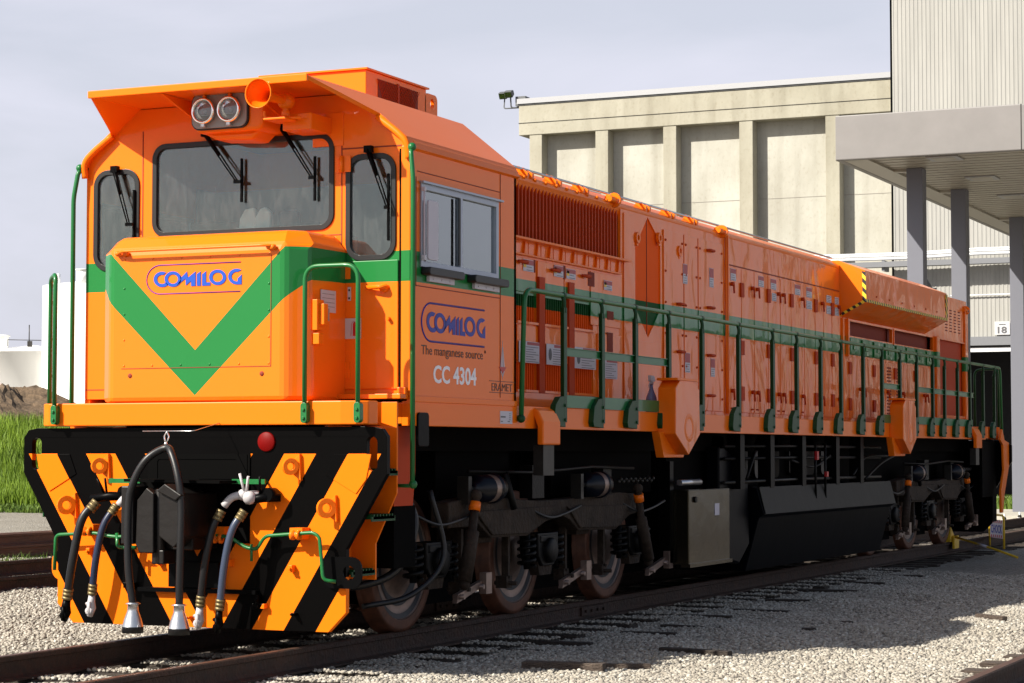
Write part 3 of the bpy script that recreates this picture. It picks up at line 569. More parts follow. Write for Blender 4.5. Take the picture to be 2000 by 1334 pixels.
# ---- cab interior
mb = MB(); mb.box(-.80, .80, .70, 1.0, 2.2, 3.02); mb.build('control_desk', 'steel_grey', loco, .02)
for xx in (-.02, .16):
    mb = MB(); mb.box(xx-.22, xx+.2, 1.5, 1.9, 2.5, 2.6); mb.build
for xx, tl in ((-.045, .06), (.09, -.05)):
    mb = MB(); mb.prism([(xx-.07-tl*.2, 3.02), (xx+.06, 3.02), (xx+.065, 3.20), (xx+.03+tl*.3, 3.245), (xx-.03, 3.235), (xx-.075, 3.16)], 'y', .79, .84); se = mb.build('seat_headrest', 'paper', loco, .01)
mb = MB(); mb.prism([(-.32, 3.03), (-.10, 3.08), (.03, 3.085), (.03, 3.03)], 'y', .70, .73); mb.build('desk_document', 'paper', loco, .002)
mb = MB(); mb.box(-.55, -.15, 1.55, 1.95, 2.45, 2.55); mb.prism(rr(-.53, -.17, 2.5, 3.15, .08), 'y', 1.9, 1.98); mb.prism(rr(-.45, -.25, 3.18, 3.36, .05), 'y', 1.92, 1.97); mb.box(-.40, -.30, 1.7, 1.8, 1.86, 2.45); mb.build('driver_seat', 'seat_fabric', loco, .02)
mb = MB(); mb.box(-.60, -.25, .85, 1.0, 3.02, 3.16); mb.box(.30, .55, .85, 1.0, 3.02, 3.12); mb.build('instrument_panel', 'steel_grey', loco, .01)
# ================================================================ HOOD
H = 1.05; PW = MB()
notch = [(6.10, 2.78), (6.10, 3.36), (6.44, 3.68), (6.79, 3.46), (6.79, 2.80), (6.44, 2.50)]
LV = [(3.32, 3.74), (3.87, 4.40), (4.53, 5.03)]
holes = [rect(2.62, 5.72, 3.22, 3.70), notch]+[rect(a, b, z0, z1) for a, b in LV for z0, z1 in ((2.50, 2.73), (1.92, 2.15))]
RW = [(13.60, 15.74, 2.86, 3.065), (15.84, 18.07, 2.86, 3.065), (18.34, 20.12, 1.93, 3.065)]
holes += [rect(*a) for a in RW]
mb = MB(); plate(mb, [rect(2.5, 20.3, 1.765, 3.66)], 'left', 1.05, .02); mb.box(-1.05, 1.02, 2.5, 2.52, 1.765, 3.66); mb.box(-1.03, 1.02, 20.28, 20.3, 1.765, 3.62); mb.build('hood_far_wall', 'hood_paint', loco)
mb = MB(); plate(mb, [rect(2.5, 20.3, 1.765, 3.72)]+holes, 'side', H, .03); hood = mb.build('hood_side_wall', 'hood_paint', loco)
mb = MB(); mb.prism([(-1.05, 3.60), (-1.05, 3.70), (-.93, 3.81), (.93, 3.81), (1.055, 3.725), (1.055, 3.70), (1.0, 3.6)], 'y', 2.5, 13.2); mb.build('hood_roof', 'orange', loco, .01)
mb = MB(); mb.prism([(-1.05, 3.58), (-1.05, 3.62), (-.98, 3.67), (.98, 3.67), (1.055, 3.62), (1.0, 3.58)], 'y', 13.2, 20.32); mb.build('hood_rear_roof', 'orange', loco, .01)
mb = MB()
for a, b_, z in ((13.6, 14.6, 3.72), (14.9, 16.0, 3.74), (16.3, 17.4, 3.74), (18.6, 19.4, 3.71)): mb.box(.1, .95, a, b_, 3.66, z); mb.cyl((.6, a+.2, z), (.6, a+.2, z+.04), .05)
mb.build('roof_hatch', 'orange', loco, .01)
# V notch in the hood wall
mb = MB(); plate(mb, [notch], 'side', H-.015, .02); hn = mb.build('hood_notch', 'livery_darkened', hood)
mb = MB(); mb.box(H-.015, H-.010, 6.435, 6.445, 2.52, 3.66); mb.build('panel_seam', 'seam', hn)
for yy, zz in ((6.12, 3.45), (6.72, 3.50), (7.30, 3.42)):
    mb = MB(); plate(mb, [circ(yy, zz, .055, 16), circ(yy, zz, .028, 12)], 'side', H+.03, .03); mb.cyl((H, yy, zz-.06), (H+.02, yy, zz-.06), .02); mb.build('lifting_ring', 'orange', hood)
# air intake with vertical slats
mb = MB(); mb.box(.97, .98, 2.6, 5.74, 3.2, 3.72); gi = mb.build('air_intake', 'opening_shade', loco)
mb = MB(); k = 2.64
while k < 5.70: mb.box(.985, 1.038, k, k+.022, 3.22, 3.70); k += .075
mb.build('slats', 'orange_matte_dark', gi)
mb = MB(); mb.box(H, 1.13, 2.55, 5.80, 3.185, 3.205); mb.box(H, 1.08, 2.55, 5.68, 3.06, 3.075)
for i in range(9): yy = 3.45+i*.27; mb.prism([(yy, 3.075), (yy+.05, 3.075), (yy+.025, 3.185)], 'x', H, 1.07); mb.box(1.05, 1.055, yy+.12, yy+.126, 3.08, 3.18)
mb.build('intake_ledge', 'orange', gi, .003)
for i in range(10):
    mb = MB(); yy = 3.47+i*.235; mb.sphere((H+.005, yy, 3.655 if 0 else 3.76-.03), .018, 5); mb.build('rivet', 'orange', gi)
# louvres
for a, b_ in LV:
    for z0, z1 in ((2.50, 2.73), (1.92, 2.15)):
        mb = MB(); mb.box(.99, 1.0, a-.02, b_+.02, z0-.02, z1+.02); lv = mb.build('louvre', 'opening_shade', loco)
        mb = MB(); n = int((b_-a)/.045)
        for i in range(n): mb.box(1.0, 1.042, a+.01+i*(b_-a)/n, a+.024+i*(b_-a)/n, z0, z1)
        mb.build('slats', 'livery_darkened', lv)
        mb = MB(); mb.box(1.05, 1.075, a-.02, b_+.02, z0-.02, z0); mb.build('louvre_sill', 'hood_paint', lv)
for a, b_ in ((3.745, 3.865), (4.405, 4.525)):
    mb = MB(); mb.box(H, H+.03, a, b_, 1.90, 2.90); mb.build('divider_post', 'orange_matte_dark', loco)
# radiator openings at the rear
for j, (a, b_, z0, z1) in enumerate(RW):
    mb = MB(); mb.box(.96 if j < 2 else 1.0, .97 if j < 2 else 1.01, a-.02, b_+.02, z0-.02, z1+.02); rd = mb.build('radiator_opening', 'opening_shade' if j < 2 else 'orange_matte_dark', loco)
    mb = MB(); plate(mb, [rect(a-.02, b_+.02, z0-.02, z1+.01), rect(a+.01, b_-.01, z0+.01, z1-.01)], 'side', H+.015, .02); mb.build('opening_frame', 'hood_paint', rd)
mb = MB(); mb.box(H, H+.06, 18.12, 18.30, 1.8, 3.08); mb.build('corner_pillar', 'hood_paint', loco, .01)
mb = MB(); mb.box(H+.0, H+.03, 20.12, 20.3, 1.8, 3.6); mb.build('corner_pillar', 'hood_paint', loco, .01)
# service doors
def label_sign(y0, y1, z0, z1, parent, red=.3, x0=None, kind=0, name='warning_label'):
    x0 = x0 or H+.0145
    mb = MB(); mb.box(x0, x0+.003, y0, y1, z0, z1); s1 = mb.build(name, 'label_white', parent)
    if red: mb = MB(); mb.box(x0+.003, x0+.0045, y0+.004 if kind != 1 else y0+(y1-y0)*.38, y1-.004, z1-(z1-z0)*red, z1-.004); mb.build('label_header', 'label_red', s1)
    mb = MB(); n = max(2, int((z1-z0)*(1-red)/.02)); w0 = y0+(y1-y0)*(.32 if kind else .12)
    for i in range(n): zz = z0+.008+i*(z1-z0)*(1-red)/n*.95; mb.box(x0+.003, x0+.004, w0, y1-(y1-y0)*(.08+.12*(i % 3)), zz, zz+.005)
    if kind == 1: mb.prism(circ(y0+(y1-y0)*.18, (z0+z1)/2, (y1-y0)*.08, 10, (z1-z0)*.3), 'x', x0+.003, x0+.0045)
    mb.build('print', 'ink_grey', s1)
    if kind == 2: mb = MB(); mb.box(x0+.003, x0+.0045, y0+.005, y0+(y1-y0)*.28, z0+(z1-z0)*.3, z1-.02); mb.build('pictogram', 'yellow', s1)
def hdoor(y0, y1, z0, z1, hinge=1, handle=True, nbolt=0, handz=(3.22,), hz=(3.08, 2.45, 1.95)):
    mb = MB(); mb.box(H+.001, H+.013, y0+.009, y1-.009, z0, z1); d = mb.build('service_door', 'hood_paint', loco, .004)
    if hinge:
        yh = y1-.05 if hinge > 0 else y0+.0
        for z in hz:
            mb = MB(); mb.box(H+.013, H+.032, yh, yh+.055, z, z+.155); mb.build('hinge', 'orange_matte_dark', d, .003)
    if handle:
        yh = y0+.08 if hinge > 0 else y1-.10
        for z in handz:
            mb = MB(); mb.cyl((H+.013, yh, z), (H+.05, yh, z), .022, 10); mb.tube([(H+.045, yh, z), (H+.045, yh+.015, z-.10)], .011, 6); mb.build('handle', 'orange_matte_dark', d)
        mb = MB(); mb.tube(bent([(H+.013, yh-.03, 1.86), (H+.03, yh, 1.862), (H+.013, yh+.05, 1.86)], .02), .008, 6); mb.build('latch', 'orange_matte_dark', d)
    return d
mid = [(6.85, 7.43), (7.44, 7.86), (7.87, 8.66)]
for a, b_ in mid:
    d = hdoor(a, b_, 1.82, 3.60, 0, False)
    for i in range(6):
        for yy in (a+.05, b_-.05): mb = MB(); mb.sphere((H+.013, yy, 1.95+i*.31), .014, 4); mb.build('bolt', 'orange_matte_dark', d)
for yy, zz in ((7.30, 2.88), (8.22, 2.90), (8.22, 3.50), (7.30, 2.40), (8.22, 2.40), (8.22, 1.98)):
    mb = MB(); mb.tube(bent([(H+.01, yy-.08, zz), (H+.05, yy-.07, zz), (H+.05, yy+.07, zz), (H+.01, yy+.08, zz)], .02), .014, 6); mb.build('pull_handle', 'orange_matte_dark', loco)
mb = MB(); mb.cyl((H+.015, 8.75, 1.8), (H+.015, 8.75, 3.7), .012, 8); mb.build('drain_pipe', 'orange', loco)
mb = MB(); mb.box(H, H+.022, 8.805, 8.825, 1.8, 3.72); mb.build('frame_rib', 'orange', loco)
seams = [8.84, 9.27, 9.72, 10.22, 10.68, 11.10, 11.62, 12.08, 12.44, 12.80, 13.17]
for i, (a, b_) in enumerate(zip(seams, seams[1:])): hdoor(a, b_, 1.82, 3.385, 1 if i % 2 == 0 else -1, i not in (6, 8), handz=(3.20, 2.05))
for a, b_ in ((8.84, 13.17),):
    mb = MB(); mb.box(H, H+.006, a, b_, 3.40, 3.412); mb.build('panel_seam', 'seam', loco)
rs = [13.22, 13.58, 14.15, 14.75, 15.35, 15.85, 16.35, 16.95, 17.55, 18.08]
for i, (a, b_) in enumerate(zip(rs, rs[1:])):
    d = hdoor(a, b_, 1.82, 2.60, (1, -1)[i % 2], i % 3 != 0, handz=(2.2,), hz=(2.38, 1.92))
    if i in (4, 5):
        mb = MB()
        for k in range(15): mb.box(H+.013, H+.02, a+.08, a+.28, 1.90+k*.044, 1.918+k*.044)
        mb.build('vent_slots', 'opening_shade', d)
for k in range(8):
    a = 13.62+k*.58
    mb = MB(); mb.box(H+.0, H+.02, a, a+.45, 2.64, 2.84); mb.box(H+.02, H+.03, a+.12, a+.26, 2.70, 2.78); mb.build('latch_panel', 'hood_paint', loco, .004)
# small doors under the intake
for a, b_, z0, z1 in ((2.62, 3.70, 2.75, 3.04), (3.75, 4.32, 2.75, 3.04), (4.34, 4.92, 2.75, 3.04), (4.95, 5.70, 2.55, 3.04), (5.12, 5.72, 1.82, 2.48), (3.32, 3.84, 2.17, 2.47), (3.87, 4.50, 2.17, 2.47), (4.53, 5.05, 2.17, 2.47), (2.62, 5.05, 1.78, 1.90), (5.78, 6.05, 1.82, 3.66), (6.15, 6.78, 1.82, 2.46)):
    mb = MB(); mb.box(H+.001, H+.012, a, b_, z0, z1); mb.build('access_panel', 'hood_paint', loco, .004)
for yy, zz in ((3.30, 3.0), (4.0, 2.98), (4.70, 2.98)):
    mb = MB(); mb.tube([(H+.03, yy, zz), (H+.05, yy+.14, zz)], [.012, .02], 8); mb.build('pull_handle', 'orange_matte_dark', loco)
for y0, y1, z0, z1 in ((3.66, 3.69, 2.93, 3.04), (4.31, 4.35, 2.92, 3.04), (4.88, 5.03, 2.90, 3.03), (5.34, 5.50, 2.62, 2.70), (5.34, 5.48, 2.32, 2.50)):
    mb = MB(); mb.box(H+.012, H+.016, y0, y1, z0, z1); mb.build('slot', 'opening_shade', loco)
for a, b_, z0, z1 in ((3.43, 3.65, 2.93, 3.03), (4.09, 4.30, 2.93, 3.03), (4.37, 4.58, 2.93, 3.02), (5.26, 5.46, 2.89, 2.98)): label_sign(a, b_, z0, z1, loco, .45, kind=2)
for a, b_, z0, z1 in ((3.32, 3.76, 2.15, 2.33), (3.90, 4.34, 2.15, 2.33), (4.53, 5.03, 2.14, 2.33), (5.13, 5.56, 2.07, 2.25)): label_sign(a, b_, z0, z1, loco, .16, kind=1, x0=H+.025, name='safety_notice')
for a, b_, z0, z1, r_ in ((7.40, 7.53, 3.10, 3.30, .5), (8.21, 8.34, 3.12, 3.32, .5), (8.90, 9.08, 3.24, 3.37, .4), (9.87, 10.06, 3.24, 3.36, .4), (10.32, 10.52, 3.24, 3.36, .4), (10.36, 10.52, 3.11, 3.20, 0), (11.25, 11.46, 3.24, 3.36, .4), (11.71, 11.93, 3.24, 3.36, .4), (11.71, 11.93, 3.10, 3.20, 0), (12.56, 12.77, 3.23, 3.32, 0), (12.56, 12.77, 3.09, 3.19, 0), (12.93, 13.1, 3.23, 3.32, 0), (12.93, 13.1, 3.09, 3.19, 0), (7.45, 7.6, 2.20, 2.40, .5), (8.24, 8.37, 2.18, 2.37, .5)): label_sign(a, b_, z0, z1, loco, r_)
# roof edge clips and lifting brackets
for yy in (3.57, 4.19, 4.82, 6.41, 7.11, 7.79):
    for d in (0, .10): mb = MB(); mb.prism([(.93, 3.812), (1.04, 3.735), (1.045, 3.785), (.95, 3.845)], 'y', yy+d, yy+d+.04); mb.build('roof_clip', 'orange', loco)
for yy, zz in ((5.52, 3.77), (8.62, 3.76), (20.2, 3.60)):
    mb = MB(); plate(mb, [circ(1.06, zz-.02, .07, 16), circ(1.10, zz-.03, .022, 10)], 'front', yy, .03); plate(mb, [circ(1.05, zz-.01, .035, 16)], 'front', yy-.12, .03); mb.cyl((1.07, yy-.14, zz-.02), (1.07, yy+.05, zz-.02), .03); mb.build('lifting_bracket', 'orange', loco, .004)
mb = MB(); mb.tube([(.85, 5.0, 3.835), (.85, 5.7, 3.835)], .012); mb.tube([(.8, 8.0, 3.84), (.8, 8.6, 3.84)], .014); mb.tube([(.98, 2.6, 3.82), (.98, 13.1, 3.82)], .012, 6); mb.build('roof_pipe', 'aluminium', loco)
# rear radiator box with hazard tape
BX = [(1.03, 3.80), (1.38, 3.66), (1.39, 3.27), (1.03, 3.075)]
mb = MB(); mb.prism([(.9, 3.80), *BX, (.9, 3.075)], 'y', 13.2, 17.60); rb = mb.build('radiator_box', 'hood_paint', loco, .006)
def tape(mb, p, q, wv):
    p = Vector(p); q = Vector(q); wv = Vector(wv); n = (q-p).cross(wv).normalized()*.004
    mb.add([p-n*.2, q-n*.2, q+wv-n*.2, p+wv-n*.2, p+n, q+n, q+wv+n, p+wv+n], [(0, 3, 2, 1), (4, 5, 6, 7), (0, 1, 5, 4), (1, 2, 6, 5), (2, 3, 7, 6), (3, 0, 4, 7)])
mb = MB()
plate(mb, [[(1.385, 3.64), (1.395, 3.27), (1.03, 3.075), (1.03, 3.115), (1.345, 3.285), (1.34, 3.655)]], 'front', 13.196, .003)
mb.box(1.386, 1.394, 13.2, 17.6, 3.265, 3.30); mb.box(1.387, 1.393, 17.48, 17.6, 3.30, 3.64); mb.build('hazard_tape', 'hazard_tape', rb)
mb = MB()
for k in range(6): mb.cyl((1.388, 13.7+k*.65, 3.36), (1.396, 13.7+k*.65, 3.36), .012, 6)
mb.build('bolts', 'orange_matte_dark', rb)
mb = MB()
for r_ in range(8):
    for c_ in range(4): mb.box(H+.0005, H+.004, 18.9+c_*.28, 19.03+c_*.28, 3.20+r_*.045, 3.216+r_*.045)
mb.build('vent_slots', 'opening_shade', loco)
mb = MB(); mb.box(H, H+.03, 13.24, 13.30, 1.8, 3.08); mb.box(H, H+.04, 13.45, 13.50, 2.6, 3.08); mb.build('frame_rib', 'orange', loco)
# ---- walkway handrail
hrl = None
for sd_ in (1, -1):
    xr = sd_*1.45
    mb = MB(); mb.tube(bent([(xr, 2.53, 1.63), (xr, 2.60, 2.705), (xr, 20.85, 2.705), (xr, 20.95, 1.62)], .13, 7), .021, 10); hrl = mb.build('walkway_handrail', 'green', loco)
    mb = MB(); mb.sphere((xr, 2.53, 1.66), .036, 6); mb.build('rail_foot', 'green_shaded', hrl)
    ys = [3.40, 4.25, 5.06, 5.93, 6.87, 8.0, 9.15, 10.03, 10.97, 11.82, 12.81, 13.7, 14.60, 15.5, 16.4, 17.1, 17.9, 18.7, 19.6, 20.4]
    proto = None
    for yy in ys:
        if proto is None:
            y0 = 3.40; mb = MB(); xa, xb = sorted((sd_*1.425, sd_*1.465)); mb.box(xa, xb, y0-.008, y0+.008, 1.64, 2.60); mb.box(sd_*1.465-.006, sd_*1.465+.006, y0-.035, y0+.03, 1.64, 2.60)
            mb.tube(smooth_path([(sd_*1.45, y0, 2.56), (sd_*1.46, y0-.01, 2.64), (sd_*1.45, y0-.015, 2.69)], 4), [.03, .024, .02]+[.018]*6, 8)
            mb.lathe([(.026, -.02), (.026, .02)], (xr, y0, 2.705), 'y', 12)
            proto = mb.build('handrail_post', 'green_shaded', loco, .002)
            mb = MB(); xa, xb = sorted((sd_*1.42, sd_*1.47)); mb.prism([(y0-.24, 1.65), (y0-.21, 1.78), (y0-.12, 1.85), (y0, 1.86), (y0, 1.60), (y0-.22, 1.61)], 'x', xa, xb); ft = mb.build('post_foot', 'green_shaded', proto, .003)
            mb = MB(); mb.cyl((sd_*1.47, y0-.015, 1.66), (sd_*1.482, y0-.015, 1.66), .014, 6); mb.cyl((sd_*1.47, y0-.015, 1.78), (sd_*1.482, y0-.015, 1.78), .014, 6); mb.build('bolt', 'green_shaded', ft)
        else:
            c = copy_tree(proto, loco); c.location.y += yy-3.40
    for a, b_ in ((3.40, 5.97), (13.72, 14.62), (15.5, 18.95)):
        mb = MB(); xa, xb = sorted((sd_*1.435, sd_*1.443)); mb.box(xa, xb, a, b_, 2.20, 2.265); mb.box(min(xa, sd_*1.46), max(xb, sd_*1.46), a, b_, 2.262, 2.268); mb.box(min(xa, sd_*1.46), max(xb, sd_*1.46), a, b_, 2.197, 2.203); mb.build('mid_rail', 'green', hrl)
        mb = MB(); xa, xb = sorted((sd_*1.425, sd_*1.433)); mb.box(xa, xb, a, b_, 1.765, 1.87); mb.build('toe_board', 'green', hrl)
# rear end: grab loops, plow, side plates
for sd_ in (1, -1):
    mb = MB(); mb.tube(bent([(sd_*1.36, 21.15, 1.7), (sd_*1.36, 21.15, 2.70), (sd_*.95, 21.3, 2.70), (sd_*.95, 21.3, 1.7)], .11), .02, 10); mb.build('grab_rail', 'green_shaded', loco)
    mb = MB(); mb.tube([(sd_*1.47, 20.95, 1.65), (sd_*1.47, 20.95, 1.2)], .018); mb.build('grab_rail', 'green_shaded', loco)
    for k in range(3):
        mb = MB(); xa, xb = sorted((sd_*1.2, sd_*1.42)); mb.box(xa, xb, 19.95+k*.42, 20.1+k*.42, 1.60, 1.78); mb.build('sill_bracket', 'orange', loco, .01)
mb = MB(); mb.box(-1.38, 1.38, 21.0, 21.3, 1.585, 1.752); mb.build('rear_beam', 'orange', loco, .008)
mb = MB(); plate(mb, [sym([(1.08, .13), (1.22, .27), (1.22, .71), (1.54, 1.24), (1.54, 1.50), (1.42, 1.57)]), rr(1.38, 1.465, 1.26, 1.50, .042)], 'front', 21.22, .05); mb.build('rear_plow', 'black', loco)
mb = MB(); plate(mb, [[(20.75, 1.75), (20.9, 1.58), (21.22, 1.54), (21.25, 1.20), (20.85, .72), (20.75, .45), (20.62, .45), (20.62, .80), (20.85, 1.10), (20.80, 1.5), (20.6, 1.58)], ], 'side', 1.50, .04); mb.build('step_side_plate', 'orange', loco, .01)
mb = MB(); mb.box(1.30, 1.34, 20.0, 20.9, .7, 1.58); mb.box(-1.3, 1.3, 20.9, 21.2, .3, 1.55); mb.build('step_back_plate', 'black_matte', loco)
# ---- jacking pads and lugs
for y0, in ((0.0,), (8.47,)):
    mb = MB(); P = [(5.72, 1.99), (5.84, 2.065), (6.22, 2.07), (6.37, 1.985), (6.39, 1.56), (6.07, 1.365), (5.71, 1.56)]; c_ = 6.05; k_ = 1.0
    mb.prism([(a+y0*1.0, b) for a, b in P], 'x', 1.42, 1.60); jp = mb.build('jacking_pad', 'hood_paint', loco, .008)
    mb = MB(); mb.box(1.40, 1.61, 5.74+y0, 6.32+y0, 2.06, 2.085); mb.build('pad_flange', 'orange', jp, .005); mb = MB(); mb.prism([(5.60+y0, 1.58), (6.45+y0, 1.58), (6.25+y0, 1.34), (5.72+y0, 1.34)], 'x', 1.40, 1.48); mb.build('pad_gusset', 'orange', jp, .005)
    mb = MB(); mb.lathe([(.085, 0), (.11, .006), (.135, 0)], (1.60, 6.08+y0, 1.62), 'x', 20); mb.build('pad_boss', 'orange', jp)
for y0 in (2.85, 18.9):
    mb = MB(); mb.prism([(1.40, 1.765), (1.46, 1.73), (1.505, 1.64), (1.505, 1.45), (1.45, 1.45), (1.45, 1.60), (1.42, 1.68), (1.40, 1.70)], 'y', y0, y0+.36); lg = mb.build('sill_lug', 'orange', loco, .012)
    mb = MB(); mb.box(1.38, 1.47, y0+.08, y0+.30, 1.20, 1.45); mb.build('lug_block', 'steel_grey', lg)
# ---- underframe
mb = MB(); mb.box(-1.0, 1.0, .6, 20.6, 1.40, 1.60); mb.box(-.55, .55, .5, 7.3, .38, 1.41); mb.box(-.95, .95, .5, 1.3, .75, 1.41); mb.box(-.9, .9, 2.1, 3.5, 1.0, 1.41); mb.box(-.9, .9, 4.4, 6.9, 1.0, 1.41); mb.box(-.55, .55, 15, 20.8, .38, 1.41); [mb.box(-.64, .64, q, q+1.05, .16, 1.0) for q in (2.25, 4.4, 16.05, 18.15)]; mb.box(-.7, .7, 6.45, 7.2, .2, 1.0); mb.box(-.9, .9, 15.1, 20.8, 1.0, 1.41); mb.box(-.95, .95, 7.2, 15.2, .3, 1.5); mb.build('underframe', 'black_matte', loco)
mb = MB(); mb.prism([(-1.28, .45), (-1.28, .95), (-1.1, 1.02), (1.1, 1.02), (1.22, 1.0), (1.30, .72), (1.24, .68), (1.08, .10), (-1.08, .10)], 'y', 9.3, 14.9); tk = mb.build('fuel_tank', 'tank_black', loco, .008)
mb = MB(); mb.prism([(1.225, 1.005), (1.308, .73), (1.312, .72), (1.24, 1.012)], 'y', 9.32, 14.88); mb.build('tank_strip', 'tank_strip', tk)
mb = MB(); mb.box(1.0, 1.28, 6.95, 8.2, .28, 1.02); bb = mb.build('battery_box', 'tank_panel', loco, .01)
mb = MB(); mb.box(1.20, 1.30, 6.93, 8.22, .255, .29); mb.build('box_foot', 'tank_panel', bb); mb = MB(); mb.box(1.281, 1.284, 7.72, 7.86, .75, .87); mb.build('box_label', 'label_white', bb); mb = MB(); mb.cyl((1.28, 7.12, .92), (1.30, 7.12, .92), .03); mb.build('box_lock', 'steel_dark', bb)
mb = MB(); mb.prism([(8.25, .3), (8.25, 1.45), (8.4, 1.45), (9.2, 1.2), (9.25, .4), (8.9, .2)], 'x', 1.0, 1.15); mb.build('sand_box', 'tank_black', loco, .02)
for a in (8.65, 9.7, 10.9, 12.3, 13.4):
    mb = MB(); mb.box(1.1, 1.25, a, a+.14, 1.0, 1.58); mb.build('hanger', 'black', loco)
for a, b_, z0, z1, mt in ((8.45, 8.85, 1.12, 1.56, 'tank_panel'), (9.45, 9.65, 1.15, 1.5, 'steel_grey'), (9.9, 10.8, 1.10, 1.55, 'steel_grey'), (11.2, 12.2, 1.12, 1.55, 'steel_grey'), (12.5, 13.2, 1.12, 1.5, 'steel_grey')):
    mb = MB(); mb.prism(rr(a, b_, z0, z1, .08), 'x', .95, 1.0); mb.build('bulkhead_panel', mt, loco)
for z, mt in ((1.07, 'steel_grey'), (1.32, 'steel_dark'), (1.45, 'steel_dark')):
    mb = MB(); mb.tube([(1.18, 8.3, z), (1.18, 11.0, z+.01), (1.18, 14.6, z)], .018); mb.build('underframe_pipe', mt, loco)
for pts in (([(1.2, 9.0, 1.1), (1.22, 9.2, 1.35), (1.2, 9.35, 1.4)]), ([(1.2, 13.2, 1.1), (1.2, 13.8, 1.32), (1.2, 14.9, 1.34)]), ([(1.25, 13.6, 1.05), (1.25, 14.4, 1.25), (1.25, 15.5, 1.40)]), ([(1.2, 10.6, 1.3), (1.2, 11.5, 1.22), (1.2, 12.2, 1.35)])):
    mb = MB(); mb.tube(smooth_path(pts, 6), .016); mb.build('air_hose', 'steel_dark', loco)
for yy in (11.35, 11.75):
    mb = MB(); mb.tube([(1.27, yy, 1.5), (1.27, yy, .85)], .015); t_ = mb.build('level_gauge', 'steel_dark', loco); mb = MB(); mb.box(1.27, 1.30, yy-.03, yy+.04, 1.10 if yy > 11.5 else 1.3, 1.16 if yy > 11.5 else 1.40); mb.build('gauge_tab', 'red', t_)
mb = MB(); mb.cyl((1.2, 6.9, 1.09), (1.2, 7.5, 1.09), .03); mb.build('exhaust_stub', 'aluminium', loco)
